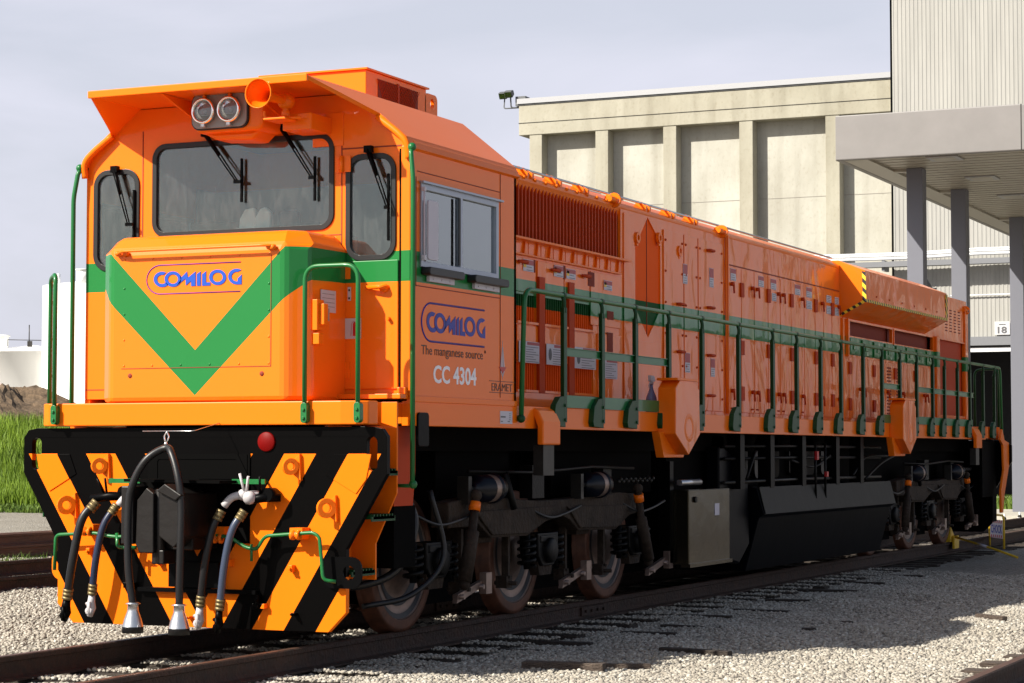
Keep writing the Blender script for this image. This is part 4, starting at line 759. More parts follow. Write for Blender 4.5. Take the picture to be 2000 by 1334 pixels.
# ---- bogies
def bogie(yc, ws, lab=None, flip=1):
    mb = MB()
    for s_ in (1, -1):
        x0, x1 = sorted((s_*.98, s_*1.14))
        P = [(-2.0, 1.0), (-2.0, .80), (-1.62, .80), (-1.5, .84), (-1.22, .70), (-.50, .69), (-.1, .80), (.25, .84), (.42, .80), (.62, .70), (1.50, .68), (1.85, .80), (2.05, .82), (2.05, 1.0), (1.6, 1.02), (.3, .98), (-.3, .98), (-1.4, 1.04)]
        mb.prism([(yc+a, b) for a, b in P], 'x', x0, x1)
        x0, x1 = sorted((s_*1.14, s_*1.16)); mb.prism([(yc+a, b) for a, b in [(-1.55, .92), (-1.22, .72), (-.50, .71), (-.1, .82), (.1, .93)]], 'x', x0, x1); mb.prism([(yc+a, b) for a, b in [(.32, .92), (.62, .72), (1.50, .70), (1.8, .90)]], 'x', x0, x1)
    for a in (-1.05, 1.05): mb.box(-1.0, 1.0, yc+a-.15, yc+a+.15, .65, .95)
    bf = mb.build('bogie', 'steel_cast', loco, .02)
    for yy in ws:
        mb = MB(); mb.cyl((-.74, yy, .53), (.74, yy, .53), .09, 14)
        for s_ in (1, -1):
            X_ = s_*.80
            mb.lathe([(.555, -s_*.125), (.545, -s_*.10), (.53, -s_*.09), (.53, 0), (.50, s_*.004), (.44, s_*.004)], (X_, yy, .53), 'x', 48)
        wh = mb.build('wheelset', 'wheel_rust', bf)
        for s_ in (1, -1):
            X_ = s_*.80; f = 1
            mb = MB(); mb.lathe([(.44, .0*s_), (.425, -s_*.02), (.36, -s_*.028), (.27, -s_*.045), (.19, -s_*.02), (.16, s_*.01), (0, s_*.01)], (X_, yy, .53), 'x', 48); mb.build('wheel_disc', 'wheel_bright', wh)
            mb = MB(); mb.lathe([(.43, -s_*.012), (.405, -s_*.019), (.39, -s_*.021)], (X_, yy, .53), 'x', 48); mb.lathe([(.33, -s_*.028), (.31, -s_*.03), (.27, -s_*.0415)], (X_, yy, .53), 'x', 48); mb.build('wheel_ring_shade', 'wheel_ring_shade', wh)
        for s_ in (1, -1):
            mb = MB(); x0, x1 = sorted((s_*.94, s_*1.12)); mb.prism([(yy-.22, .70), (yy-.20, .50), (yy-.12, .42), (yy+.12, .42), (yy+.20, .50), (yy+.22, .70)], 'x', x0, x1); mb.lathe([(.11, 0), (.11, s_*.04), (.09, s_*.055), (0, s_*.055)], (s_*1.12, yy, .55), 'x', 18); mb.box(x0, x1+.01 if s_ > 0 else x1, yy-.18, yy+.18, .62, .68); mb.build('axle_box', 'steel_dark', bf, .01)
            # coil springs
            for d in (-.30, .30):
                mb = MB(); xs_ = s_*1.05
                mb.tube([(xs_+.07*math.cos(t_*.7), yy+d+.07*math.sin(t_*.7), .42+.0065*t_) for t_ in range(0, 40)], .016, 6); mb.cyl((xs_, yy+d, .40), (xs_, yy+d, .70), .03, 8); mb.build('spring', 'steel_dark', bf)
    for s_ in (1, -1):
        for a in (-1.35, .95) if flip > 0 else (-1.0, 1.35):
            mb = MB(); L0 = .50; mb.lathe([(0, -.02), (.06, -.02), (.06, .02), (.11, .03), (.11, .30), (.125, .31), (.125, .33), (.10, .34), (.10, .43), (.075, .46), (0, .47)], (s_*1.17, yc+a-.25, 1.10), 'y', 24); bc = mb.build('brake_cylinder', 'can_blue', bf)
            mb = MB(); mb.lathe([(.112, .20), (.112, .295)], (s_*1.17, yc+a-.25, 1.10), 'y', 24); mb.build('cylinder_band', 'wheel_bright', bc)
            mb = MB(); mb.tube([(s_*1.17, yc+a-.4, 1.10), (s_*1.17, yc+a-.24, 1.10)], .02); mb.box(min(s_*1.1, s_*1.2), max(s_*1.1, s_*1.2), yc+a-.42, yc+a-.36, .98, 1.2); mb.build('push_rod', 'steel_grey', bc)
        for a, tl in ((-1.78, .10), (2.0, -.14)):
            mb = MB(); mb.tube([(s_*1.22, yc+a+tl, 1.05), (s_*1.22, yc+a+tl*.4, .78), (s_*1.22, yc+a+tl*.4-.001, .77), (s_*1.22, yc+a-tl, .38)], [.035, .035, .055, .055], 12); mb.sphere((s_*1.22, yc+a+tl, 1.05), .05, 6); mb.sphere((s_*1.22, yc+a-tl, .36), .045, 6); dm = mb.build('damper', 'steel_cast', bf)
            if s_ > 0: mb = MB(); mb.tube([(1.22, yc+a+tl*.9, 1.0), (1.22, yc+a+tl*.72, .93)], .047, 12); mb.build('damper_label', 'orange', dm)
        # brake rigging
        for yy in ws:
            for d in (-.62, .60):
                if abs(yy+d-yc) > 2.5: continue
                mb = MB(); q = yy+d; mb.box(s_*1.0-.03, s_*1.0+.03, q-.02, q+.02, .34, .78); mb.box(s_*.98-.05, s_*.98+.05, q-.05, q+.06, .26, .36); mb.cyl((s_*.9, q, .30), (s_*1.1, q, .30), .018)
                mb.build('brake_hanger', 'steel_cast', bf)
            mb = MB(); mb.prism([(yy+.40, .20), (yy+.86, .30), (yy+.88, .36), (yy+.42, .27)], 'x', s_*1.06-.02, s_*1.06+.02); mb.box(s_*1.09-.03, s_*1.09+.03, yy+.86, yy+.97, .25, .42); mb.cyl((s_*1.02, yy+.46, .25), (s_*1.12, yy+.46, .25), .02); mb.cyl((s_*1.02, yy+.82, .31), (s_*1.12, yy+.82, .31), .02); mb.build('brake_rod', 'wheel_bright', bf)
            mb = MB(); mb.tube(smooth_path([(s_*1.1, yy-.5, .95), (s_*1.2, yy-.2, .84), (s_*1.19, yy+.2, .86), (s_*1.17, yy+.6, .92)], 5), .012); mb.build('cable', 'rubber', bf)
            mb = MB(); x0, x1 = sorted((s_*1.0, s_*1.09)); mb.prism([(yy-.17, .46), (yy+.17, .46), (yy+.12, .34), (yy-.12, .34)], 'x', x0, x1); mb.box(x0, x1, yy-.22, yy+.22, .645, .70); mb.build('pedestal_cap', 'steel_cast', bf)
        mb = MB(); x0, x1 = sorted((s_*1.0, s_*1.12)); each('bolster_stop', 'steel_dark', bf, (x0, x1, yc-.35, yc-.1, 1.0, 1.28), (x0, x1, yc+1.25, yc+1.45, 1.0, 1.25))
        mb = MB()
        for k in range(16): mb.sphere((s_*1.15, yc+1.55+k*.06, 1.12+.02*(k % 2)), .02, 4)
        mb.build('chain', 'steel_grey', bf)
        mb = MB(); mb.tube([(s_*1.16, yc-1.7, 1.24), (s_*1.16, yc-.4, 1.22), (s_*1.16, yc+.9, 1.26), (s_*1.16, yc+1.9, 1.24)], .014); mb.tube([(s_*1.16, yc-1.0, 1.22), (s_*1.18, yc-.9, 1.0), (s_*1.18, yc-.86, .93)], .03); mb.build('brake_pipe', 'steel_dark', bf)
    return bf
bogie(3.85, (1.72, 3.84, 5.96)); bogie(17.6, (15.5, 17.6, 19.7), flip=-1)
mb = MB(); mb.box(1.0, 1.12, 7.0-.15, 7.0-.05, .3, 1.3); mb.build('hanger', 'black', loco)
mb = MB(); mb.tube(smooth_path([(1.1, .95, 1.2), (1.25, 1.05, .9), (1.2, .9, .55), (1.0, .7, .42), (.6, .55, .40)], 6), .03); mb.build('air_hose', 'rubber', loco)
mb = MB(); mb.tube(smooth_path([(1.15, 1.5, 1.1), (1.22, 1.6, .6), (1.1, 1.3, .32), (.9, .9, .25)], 6), .022); mb.build('air_hose', 'rubber', loco)
mb = MB(); mb.box(-1.0, 1.0, .15, .6, .9, 1.5); mb.box(1.10, 1.28, .66, 1.0, .55, 1.0); mb.build('end_frame', 'black_matte', loco)
# ================================================================ GROUND AND TRACKS
def gravel_mat(name, cols, scale, bump):
    m = bpy.data.materials.new(name); m.use_nodes = True; t = m.node_tree; b = t.nodes['Principled BSDF']; b.inputs['Roughness'].default_value = .95; b.inputs['Specular IOR Level'].default_value = .2
    g = N(t, 'ShaderNodeNewGeometry'); v = N(t, 'ShaderNodeTexVoronoi'); v.inputs['Scale'].default_value = scale; t.links.new(g.outputs['Position'], v.inputs['Vector'])
    sep = N(t, 'ShaderNodeSeparateColor'); t.links.new(v.outputs['Color'], sep.inputs[0]); r = N(t, 'ShaderNodeValToRGB'); el = r.color_ramp.elements
    while len(el) < len(cols): el.new(.5)
    for i, (p, c) in enumerate(cols): el[i].position = p; el[i].color = (*c, 1)
    t.links.new(sep.outputs[0], r.inputs[0])
    n = N(t, 'ShaderNodeTexNoise'); n.inputs['Scale'].default_value = .45; n.inputs['Detail'].default_value = 5; t.links.new(g.outputs['Position'], n.inputs['Vector'])
    x = N(t, 'ShaderNodeMix', data_type='RGBA', blend_type='MULTIPLY'); x.inputs['Factor'].default_value = 1; r2 = N(t, 'ShaderNodeValToRGB'); r2.color_ramp.elements[0].position = .3; r2.color_ramp.elements[0].color = (.78, .76, .74, 1); r2.color_ramp.elements[1].position = .7
    t.links.new(n.outputs['Fac'], r2.inputs[0]); t.links.new(r.outputs[0], x.inputs['A']); t.links.new(r2.outputs[0], x.inputs['B']); t.links.new(x.outputs['Result'], b.inputs['Base Color'])
    bp = N(t, 'ShaderNodeBump'); bp.inputs['Strength'].default_value = bump; bp.inputs['Distance'].default_value = .03; t.links.new(v.outputs['Distance'], bp.inputs['Height']); bp.invert = True; t.links.new(bp.outputs[0], b.inputs['Normal'])
    M[name] = m
GC = [(0, (.13, .115, .10)), (.12, (.26, .235, .20)), (.5, (.335, .305, .255)), (.85, (.40, .37, .315)), (1, (.50, .475, .42))]
gravel_mat('gravel_ground', GC, 44, 1.0)
def stone_mat():
    m = bpy.data.materials.new('stone'); m.use_nodes = True; t = m.node_tree; b = t.nodes['Principled BSDF']; b.inputs['Roughness'].default_value = .9; b.inputs['Specular IOR Level'].default_value = .25
    g = N(t, 'ShaderNodeNewGeometry'); r = N(t, 'ShaderNodeValToRGB'); el = r.color_ramp.elements
    while len(el) < len(GC): el.new(.5)
    for i, (p, c) in enumerate(GC): el[i].position = p; el[i].color = (*c, 1)
    t.links.new(g.outputs['Random Per Island'], r.inputs[0]); t.links.new(r.outputs[0], b.inputs['Base Color']); M['stone'] = m
stone_mat()
def gz(x, y):
    "height of the ballast"
    h = -.205 + .018*math.sin(x*1.7+.3)*math.sin(y*.9+1)+.012*math.sin(x*4.1+y*3.3)
    return h
nx, ny = 90, 120
xs = np.concatenate([np.linspace(-1500, -60, 8), np.linspace(-50, -13, 16), np.linspace(-12, 14, 100), np.linspace(16, 60, 12), np.linspace(100, 1500, 6)])
ys = np.concatenate([np.linspace(-1200, -40, 6), np.linspace(-30, -8, 10), np.linspace(-7, 32, 150), np.linspace(34, 90, 20), np.linspace(120, 2500, 8)])
V = []; F = []
for j, y_ in enumerate(ys):
    for i, x_ in enumerate(xs):
        V.append((x_, y_, gz(x_, y_) if (-12 <= x_ <= 14 and -7 <= y_ <= 32) else -.205))
nxx = len(xs)
for j in range(len(ys)-1):
    for i in range(nxx-1): F.append((j*nxx+i, j*nxx+i+1, (j+1)*nxx+i+1, (j+1)*nxx+i))
mb = MB(); mb.add(V, F, True); mb.build('ground', 'gravel_ground', kind='structure', fix=False)
def on_tie(x, y): return False
def stones(name, n, region, size, label, keep=lambda x, y: True, zoff=0):
    "one mesh of many small broken stones"
    ph = (1+5**.5)/2
    ico = np.array([(-1, ph, 0), (1, ph, 0), (-1, -ph, 0), (1, -ph, 0), (0, -1, ph), (0, 1, ph), (0, -1, -ph), (0, 1, -ph), (ph, 0, -1), (ph, 0, 1), (-ph, 0, -1), (-ph, 0, 1)])/1.9
    fc = np.array([(0,11,5),(0,5,1),(0,1,7),(0,7,10),(0,10,11),(1,5,9),(5,11,4),(11,10,2),(10,7,6),(7,1,8),(3,9,4),(3,4,2),(3,2,6),(3,6,8),(3,8,9),(4,9,5),(2,4,11),(6,2,10),(8,6,7),(9,8,1)])
    pts = region(n)
    pts = np.array([p for p in pts if keep(*p)]); n = len(pts)
    zz = np.array([max(gz(x, y), -.171 if abs(x) < 1.34 and abs(y-(-2.1+.62*round((y+2.1)/.62))) < .115 else -1) for x, y in pts])
    s = size[0]+(size[1]-size[0])*RNG.random(n)**2.2
    sc3 = np.stack([s*(.75+.6*RNG.random(n)), s*(.75+.6*RNG.random(n)), s*(.5+.4*RNG.random(n))], 1)
    base = ico[None]*(.78+.44*RNG.random((n, 12, 1)))*sc3[:, None]
    th = RNG.random(n)*2*PI; c, q = np.cos(th), np.sin(th); tl = (RNG.random(n)-.5)*1.2; ct, st = np.cos(tl), np.sin(tl)
    x = base[..., 0]; y = base[..., 1]*ct[:, None]-base[..., 2]*st[:, None]; z = base[..., 1]*st[:, None]+base[..., 2]*ct[:, None]
    X = x*c[:, None]-y*q[:, None]+pts[:, 0:1]; Y = x*q[:, None]+y*c[:, None]+pts[:, 1:2]; Z = z+zz[:, None]+(s*.22)[:, None]+zoff
    v = np.stack([X, Y, Z], -1).reshape(-1, 3); f = (fc[None]+12*np.arange(n)[:, None, None]).reshape(-1)
    me = bpy.data.meshes.new(name); me.vertices.add(len(v)); me.vertices.foreach_set('co', v.ravel()); me.loops.add(len(f)); me.loops.foreach_set('vertex_index', f.astype(np.int32))
    nf = len(f)//3; me.polygons.add(nf); me.polygons.foreach_set('loop_start', np.arange(0, len(f), 3, dtype=np.int32)); me.polygons.foreach_set('loop_total', np.full(nf, 3, dtype=np.int32))
    me.materials.append(M['stone']); me.update(); me.validate(); o = bpy.data.objects.new(name, me); COL.objects.link(o); tag(o, label, 'gravel', kind='stuff'); return o
def near_region(n):
    # denser towards the camera
    u = RNG.random(n*3); x = .82+(7.6-.82)*RNG.random(n*3); y = -3.5+19*u**1.5
    P = np.stack([x, y], 1); vis = (x < 3.6+.42*(y+2.6)+2.2) & (y > -2.5-(x-.8)*.0)
    return P[vis][:n]
def left_region(n):
    x = -13+12.1*RNG.random(n*2)**.8; y = -3+22*RNG.random(n*2)
    P = np.stack([x, y], 1); w_ = (x > -2.6-.44*(y+2.5)-2.3) & (x < -.83) & (y < 17) & (x < -2.2-.40*(y-1.2)+3.2)
    return P[w_][:n]
def mid_region(n): return np.stack([-.70+1.40*RNG.random(n), -3+11*RNG.random(n)**1.6], 1)
ties_y = [-2.1+.62*k for k in range(75)]
def off_tie(x, y):
    if abs(x) > 1.32 or abs(x) < .0: return True
    k = round((y+2.1)/.62); return abs(y-(-2.1+.62*k)) > .10 or RNG.random() < (.93 if abs(x) > 1.0 else .8 if abs(x) > .8 else .55)
stones('ballast', 200000, near_region, (.0062, .020), 'pale crushed stone ballast on the near side of the locomotive', off_tie)
stones('ballast', 80000, left_region, (.0075, .022), 'pale crushed stone ballast on the far side of the locomotive', off_tie)
stones('ballast', 30000, mid_region, (.007, .020), 'pale crushed stone ballast between the rails under the locomotive', off_tie)
RP = [(-.07, -.172), (.07, -.172), (.07, -.158), (.02, -.145), (.0085, -.125), (.0085, -.045), (.034, -.036), (.036, -.006), (.028, 0), (-.028, 0), (-.036, -.006), (-.034, -.036), (-.0085, -.045), (-.0085, -.125), (-.02, -.145), (-.07, -.158)]
def track(x0, y0, y1, label, ties, tmat='tie_wood'):
    t = thing('railway_track', label, 'railway track', (x0, 0, -.2))
    for s_ in (-1, 1):
        mb = MB(); P = [(x0+s_*.753+a, b) for a, b in RP]; mb.prism(P, 'y', y0, y1); rl = mb.build('rail', 'rail_rust', t)
        mb = MB(); mb.box(x0+s_*.753-.028, x0+s_*.753+.028, y0, y1, -.0005, .0012); mb.build('rail_head', 'rail_top', rl)
        if x0 == 0:
            for yy in (5.7,):
                mb = MB(); q = s_*.753; mb.box(q+.010, q+.030, yy-.3, yy+.3, -.13, -.05); mb.box(q-.03, q-.010, yy-.3, yy+.3, -.13, -.05)
                for k in range(4): mb.cyl((q+.03, yy-.22+k*.145, -.09), (q+.05, yy-.22+k*.145, -.09), .014, 6)
                mb.build('joint_bar', 'rail_rust', rl)
    for yy in ties:
        e = random.uniform(-.06, .06); mb = MB(); a = yy+random.uniform(-.02, .02); mb.box(x0-1.3+e, x0+1.3+e, a-.11, a+.11, -.33, -.176+random.uniform(-.006, 0)); mb.build('sleeper', tmat, t, .008)
    return t
track(0, -14, 90, 'rusty railway track running beneath the locomotive', ties_y)
track(6.35, -14, 60, 'rusty railway track of which one rail crosses the lower right corner', [1.2+.62*k for k in range(-8, 12)], 'tie_old')
# spare rails lying on the left
def rail_lying(x0, y0, y1, z0, flip=False):
    mb = MB(); P = [(x0+(a if not flip else a), z0+.172+b) for a, b in RP]; mb.prism(P, 'y', y0, y1); return mb
def spare(label, x0, y0, y1, z0): o = rail_lying(x0, y0, y1, z0).build('spare_rail', 'rail_rust'); tag(o, label, 'rail', 'rails beside the track on the left'); return o
spare('nearest lower rail of the dark pair lying left of the locomotive', -6.95, -8, 34, -.2); spare('upper rail of the dark pair lying left of the locomotive', -7.05, -8, 34, -.027)
names = ['front', 'second', 'third', 'fourth']
for k in range(4): spare(f'{names[k]} brown rail of the far pile on the left', -12.1-k*.17, -6, 36, -.2).data.materials[0] = M['rail_brown_lit']
for k in range(3): spare(f'{("front", "middle", "back")[k]} brown rail in the upper layer of the far pile', -12.18-k*.17, -6, 36, -.027).data.materials[0] = M['rail_brown_lit']
for k in range(9):
    mb = MB(); y_ = 4.5+k*1.9; mb.box(-9.6, -8.0, y_, y_+.22, -.25, -.13); o = mb.build('loose_sleeper', 'tie_old', None, .01); tag(o, 'weathered loose sleeper lying between the two rail piles', 'sleeper', 'sleepers between the rail piles')
# ballast band behind piles is the ground; low weeds
def blades(name, pts, h0, h1, wid, m_, label, lean=.35, cat='grass'):
    V = []; F = []
    for (x_, y_, z_) in pts:
        h = random.uniform(h0, h1); a = random.uniform(0, 2*PI); l = random.uniform(.1, lean)*h; w_ = wid*random.uniform(.6, 1.3); b_ = random.uniform(0, 2*PI)
        dx, dy = math.cos(a)*w_, math.sin(a)*w_; lx, ly = math.cos(b_)*l, math.sin(b_)*l; n = len(V)
        V += [(x_-dx, y_-dy, z_), (x_+dx, y_+dy, z_), (x_+dx*.7+lx*.4, y_+dy*.7+ly*.4, z_+h*.6), (x_-dx*.7+lx*.4, y_-dy*.7+ly*.4, z_+h*.6), (x_+lx, y_+ly, z_+h)]
        F += [(n, n+1, n+2, n+3), (n+3, n+2, n+4)]
    mb = MB(); mb.add(V, F); return mb.build(name, m_, kind='stuff', label=label, cat=cat, fix=False)
def grassmat(name, c1, c2, c3, sc_=.35):
    m = mat(name, c1, .6, col2=c2, vscale=sc_, spec=.3); t = m.node_tree; b = t.nodes['Principled BSDF']
    g = N(t, 'ShaderNodeNewGeometry'); r = N(t, 'ShaderNodeValToRGB'); r.color_ramp.elements[0].color = (.75, .8, .6, 1); r.color_ramp.elements[1].color = (1.35, 1.25, 1.1, 1)
    t.links.new(g.outputs['Random Per Island'], r.inputs[0]); x = N(t, 'ShaderNodeMix', data_type='RGBA', blend_type='MULTIPLY'); x.inputs['Factor'].default_value = 1
    src = b.inputs['Base Color'].links[0].from_socket; t.links.new(src, x.inputs['A']); t.links.new(r.outputs[0], x.inputs['B']); t.links.new(x.outputs['Result'], b.inputs['Base Color'])
grassmat('grass_blade', (.07, .125, .008), (.17, .27, .022), None); grassmat('weed', (.05, .10, .012), (.11, .17, .025), None, 1.2)
def bz(x_, y_):
    d = (y_-36)+(x_+31)*.0; k = min(1, max(0, d/16)); return -.2+2.3*k*k*(3-2*k)+.12*math.sin(x_*.8)*math.sin(y_*.6)*k
V = []; F = []; gx = np.linspace(-75, -14, 62); gy = np.linspace(35.5, 66, 30)
for y_ in gy:
    for x_ in gx: V.append((x_, y_, bz(x_, y_)-.01))
for j in range(len(gy)-1):
    for i in range(len(gx)-1): F.append((j*62+i, j*62+i+1, (j+1)*62+i+1, (j+1)*62+i))
mat('soil', (.06, .05, .03), .95, bump=.5, bscale=8)
mb = MB(); mb.add(V, F, True); mb.build('grass_bank', 'soil', kind='structure', fix=False)
P = []
for k in range(42000):
    y_ = 36+19*random.random()**1.1; xc = -31-(y_-38)*.47; x_ = xc+random.gauss(1.5, 4.0); P.append((x_, y_, bz(x_, y_)-.02))
blades('tall_grass', P, .35, .85, .014, 'grass_blade', 'tall bright green grass growing on the bank left of the locomotive')
P = [(-29-(y_-34)*.47+random.gauss(1, 3.5), y_, -.2) for y_ in [33.5+random.random()*5.5 for _ in range(12000)]]
blades('low_weeds', P, .05, .22, .02, 'weed', 'short dark weeds at the foot of the grassy bank', .8)
P = [(random.gauss(-9.6, .35), random.gauss(10.3, 1.1), -.2) for _ in range(900)]
blades('low_weeds', P, .08, .26, .008, 'weed', 'small green weeds between the rail piles', .8)
P = [(random.uniform(-6, -1.7), random.uniform(46, 56), -.2) for _ in range(5000)]
blades('low_weeds', P, .08, .3, .02, 'weed', 'patch of green weeds beyond the rear of the locomotive', .8)
# loose timber, debris
def slab(label, cx, cy, L_, W_, ang, h=.05, m_='tie_old', z0=-.2):
    mb = MB(); c, s_ = math.cos(ang), math.sin(ang); pts = []
    for i in range(9): t_ = i/8; pts.append((L_*(t_-.5), -W_/2*(1+random.uniform(-.35, .1))))
    for i in range(9): t_ = 1-i/8; pts.append((L_*(t_-.5), W_/2*(1+random.uniform(-.35, .1))))
    mb.prism([(cx+a*c-b*s_, cy+a*s_+b*c) for a, b in pts], 'z', z0-.02, z0+h); o = mb.build('timber_piece', m_, None, .008); tag(o, label, 'timber'); return o
slab('short splintered brown board lying on the gravel', 2.28, 1.45, .62, .13, R(8), .05, 'tie_old')
slab('dark flat timber lying on the gravel right of the board', 2.80, 2.85, .62, .10, R(-10), .05, 'tie_wood')
slab('thin wooden strip half sunk in gravel behind the dark timber', 2.45, 1.75, .75, .05, R(20), .02, 'tie_old')
slab('brown timber scrap on the gravel at the right edge of the photo', 4.15, 7.4, .4, .07, R(-40), .05, 'tie_old')
for i, (x_, y_, l_, a_) in enumerate(((1.75, 4.6, .5, 5), (1.9, 5.4, .7, -8), (1.55, 6.7, .5, 3), (1.8, 7.6, .6, -4), (1.6, 9.2, .5, 6), (1.4, 2.6, .4, -3), (1.45, 3.4, .5, 2), (1.6, 11, .6, 5), (1.5, 12.6, .5, 0), (1.2, 1.0, .35, 10), (2.9, 5.6, .12, 30), (3.0, 6.5, .10, 60), (1.5, 14.3, .6, 3))):
    o = slab('dark splinter of old sleeper half buried in the ballast', x_, y_, l_, .10, R(a_), .018, 'tie_wood', -.2); o['group'] = 'sleeper splinters in the ballast'
# grease spots: clumps of dark coarse stones
# ---- wheel chock, chock sign, bottle
ck = thing('wheel_chock', 'yellow wheel chock with long handle wedged on the near rail', 'chock', (.75, 20.4, 0))
mb = MB(); mb.prism([(20.15, .004), (20.55, .004), (20.22, .22), (20.17, .24)], 'x', .70, .81); mb.box(.82, .86, 20.2, 20.5, -.10, .10); mb.build('wedge', 'yellow', ck, .01)
mb = MB(); mb.tube([(.86, 20.25, .08), (1.6, 19.7, -.08), (2.0, 19.3, -.17)], .018); hd = mb.build('handle', 'yellow', ck); mb = MB(); mb.cyl((1.27, 19.95, -.01), (1.44, 19.82, -.045), .021, 10); mb.build('sleeve', 'label_white', hd)
cs = thing('chock_sign', 'yellow framed sign reading CHOCK standing beside the rail', 'sign', (.95, 22.4, -.2))
mb = MB(); mb.tube(bent([(.80, 23.0, -.18), (.80, 23.0, .36), (1.17, 22.35, .36), (1.17, 22.35, -.2)], .10, 6), .018, 8); mb.build('frame', 'yellow', cs)
def onpl(u, z_): return (.80+.37*u, 23.0-.65*u-.0, z_)
nrm = Vector((-.65, -.37, 0)).normalized()*-1; nrm = Vector((.65*-1, -.37*-1, 0)); nrm = Vector((.87, .495, 0)); nf = Vector((-.0, 0, 0))
d_ = Vector((.37, -.65, 0)); nf = Vector((0, 0, 1)).cross(d_).normalized(); nf = nf if nf.dot(cam.location-Vector((1, 22.6, 0))) > 0 else -nf
def signbox(mb, u0, u1, z0, z1, o0, o1, sh=0):
    P = [Vector(onpl(u0, z0)), Vector(onpl(u1, z0)), Vector(onpl(u1+sh, z1)), Vector(onpl(u0+sh, z1))]
    mb.add([p+nf*o0 for p in P]+[p+nf*o1 for p in P], [(0, 3, 2, 1), (4, 5, 6, 7), (0, 1, 5, 4), (1, 2, 6, 5), (2, 3, 7, 6), (3, 0, 4, 7)])
mb = MB(); signbox(mb, .06, .94, -.02, .28, -.005, .005); bd = mb.build('board', 'label_white', cs)
mb = MB()
for k in range(6):
    signbox(mb, .09+k*.14, .15+k*.14, .225, .275, .005, .008, .05); signbox(mb, .09+k*.14, .15+k*.14, -.015, .035, .005, .008, .05)
mb.build('stripes', 'red', bd)
mb = MB(); tmp = MB(); text(tmp, 'CHOCK', 'side', 0, .12, .90, .06, .20, .002, .02)
left_u = onpl(0, 0)
mb.add([tuple(Vector(onpl(v[1], v[2]))+nf*(.006+abs(v[0]))) for v in tmp.v], tmp.f); mb.build('lettering', 'blue', bd)
sb = thing('spray_bottle', 'small blue and clear spray bottle standing on the walkway behind the railing', 'bottle', (1.25, 5.92, 1.762))
mb = MB(); mb.lathe([(0, 0), (.05, 0), (.052, .02), (.052, .11)], (1.28, 5.92, 1.764), 'z', 20); mb.build('liquid', 'bottle_blue', sb)
mb = MB(); mb.lathe([(.052, .11), (.05, .14), (.03, .19), (.017, .23), (.016, .27), (0, .27)], (1.28, 5.92, 1.764), 'z', 20); mb.build('bottle', 'bottle_clear', sb)
mb = MB(); mb.cyl((1.28, 5.92, 2.03), (1.28, 5.92, 2.06), .022, 12); mb.prism([(5.87, 2.06), (5.99, 2.06), (5.97, 2.11), (5.87, 2.115)], 'x', 1.265, 1.295); mb.tube([(1.28, 5.89, 2.06), (1.28, 5.86, 2.02), (1.28, 5.87, 1.99)], .007); mb.build('spray_head', 'white', sb, .004)
# ================================================================ BUILDINGS
def concrete(name, c, c2, sc_=.6):
    m = mat(name, c, .85, bump=.25, bscale=6, col2=c2, vscale=sc_, detail=8, stretch=(1, 1, .45)); t = m.node_tree; b = t.nodes['Principled BSDF']
    g = N(t, 'ShaderNodeNewGeometry'); src = b.inputs['Base Color'].links[0].from_socket
    for st, lo, e0, e1 in (((1.6, 1.6, .10), .80, .30, .52), ((.5, .5, .5), .86, .35, .6), ((9, 9, 7), .9, .3, .45)):
        mp_ = N(t, 'ShaderNodeMapping'); mp_.inputs['Scale'].default_value = st; n = N(t, 'ShaderNodeTexNoise'); n.inputs['Scale'].default_value = 1; n.inputs['Detail'].default_value = 6
        t.links.new(g.outputs['Position'], mp_.inputs[0]); t.links.new(mp_.outputs[0], n.inputs['Vector']); r = N(t, 'ShaderNodeValToRGB'); r.color_ramp.elements[0].position = e0; r.color_ramp.elements[0].color = (lo, lo*.985, lo*.96, 1); r.color_ramp.elements[1].position = e1
        t.links.new(n.outputs['Fac'], r.inputs[0]); x = N(t, 'ShaderNodeMix', data_type='RGBA', blend_type='MULTIPLY'); x.inputs['Factor'].default_value = 1; t.links.new(src, x.inputs['A']); t.links.new(r.outputs[0], x.inputs['B']); src = x.outputs['Result']
    t.links.new(src, b.inputs['Base Color'])
concrete('concrete', (.315, .298, .235), (.40, .38, .31), .35); concrete('concrete_panel', (.37, .36, .31), (.47, .46, .41), .4)
mat('cladding', (.31, .305, .285), .55, var=.10, vscale=.8, stretch=(3, 1, .3)); mat('flashing', (.34, .345, .36), .45, .3); mat('steel_paint', (.135, .14, .17), .5, bump=.05, bscale=2); mat('canopy_paint', (.20, .19, .185), .45, var=.06, vscale=1.5)
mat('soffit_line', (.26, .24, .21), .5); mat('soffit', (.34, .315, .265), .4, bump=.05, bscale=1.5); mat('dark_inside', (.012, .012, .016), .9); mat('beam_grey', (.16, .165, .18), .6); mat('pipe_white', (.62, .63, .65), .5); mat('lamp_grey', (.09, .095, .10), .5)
bl = thing('concrete_hall', 'pale cream concrete industrial hall with tall recessed wall panels behind the locomotive', 'building', (-17, 66, -.2))
mb = MB(); mb.box(-23.98, -10.15, 60.55, 92, -.2, 14.2); mb.build('wall', 'concrete_panel', bl)
cols = [-23.98, -21.35, -18.72, -15.85, -12.70, -9.9]
for c_ in cols:
    mb = MB(); mb.box(c_, c_+.50 if c_ < -10 else c_+.1, 60, 60.55, -.2, 13.1); mb.build('pilaster', 'concrete', bl, .015)
mb = MB(); mb.box(-24.4, -9.8, 59.97, 92.05, 13.1, 14.22); mb.build('parapet', 'concrete', bl, .02)
mb = MB(); mb.box(-24.41, -9.8, 59.95, 60.0, 13.55, 13.565); mb.build('joint_line', 'steel_grey', bl)
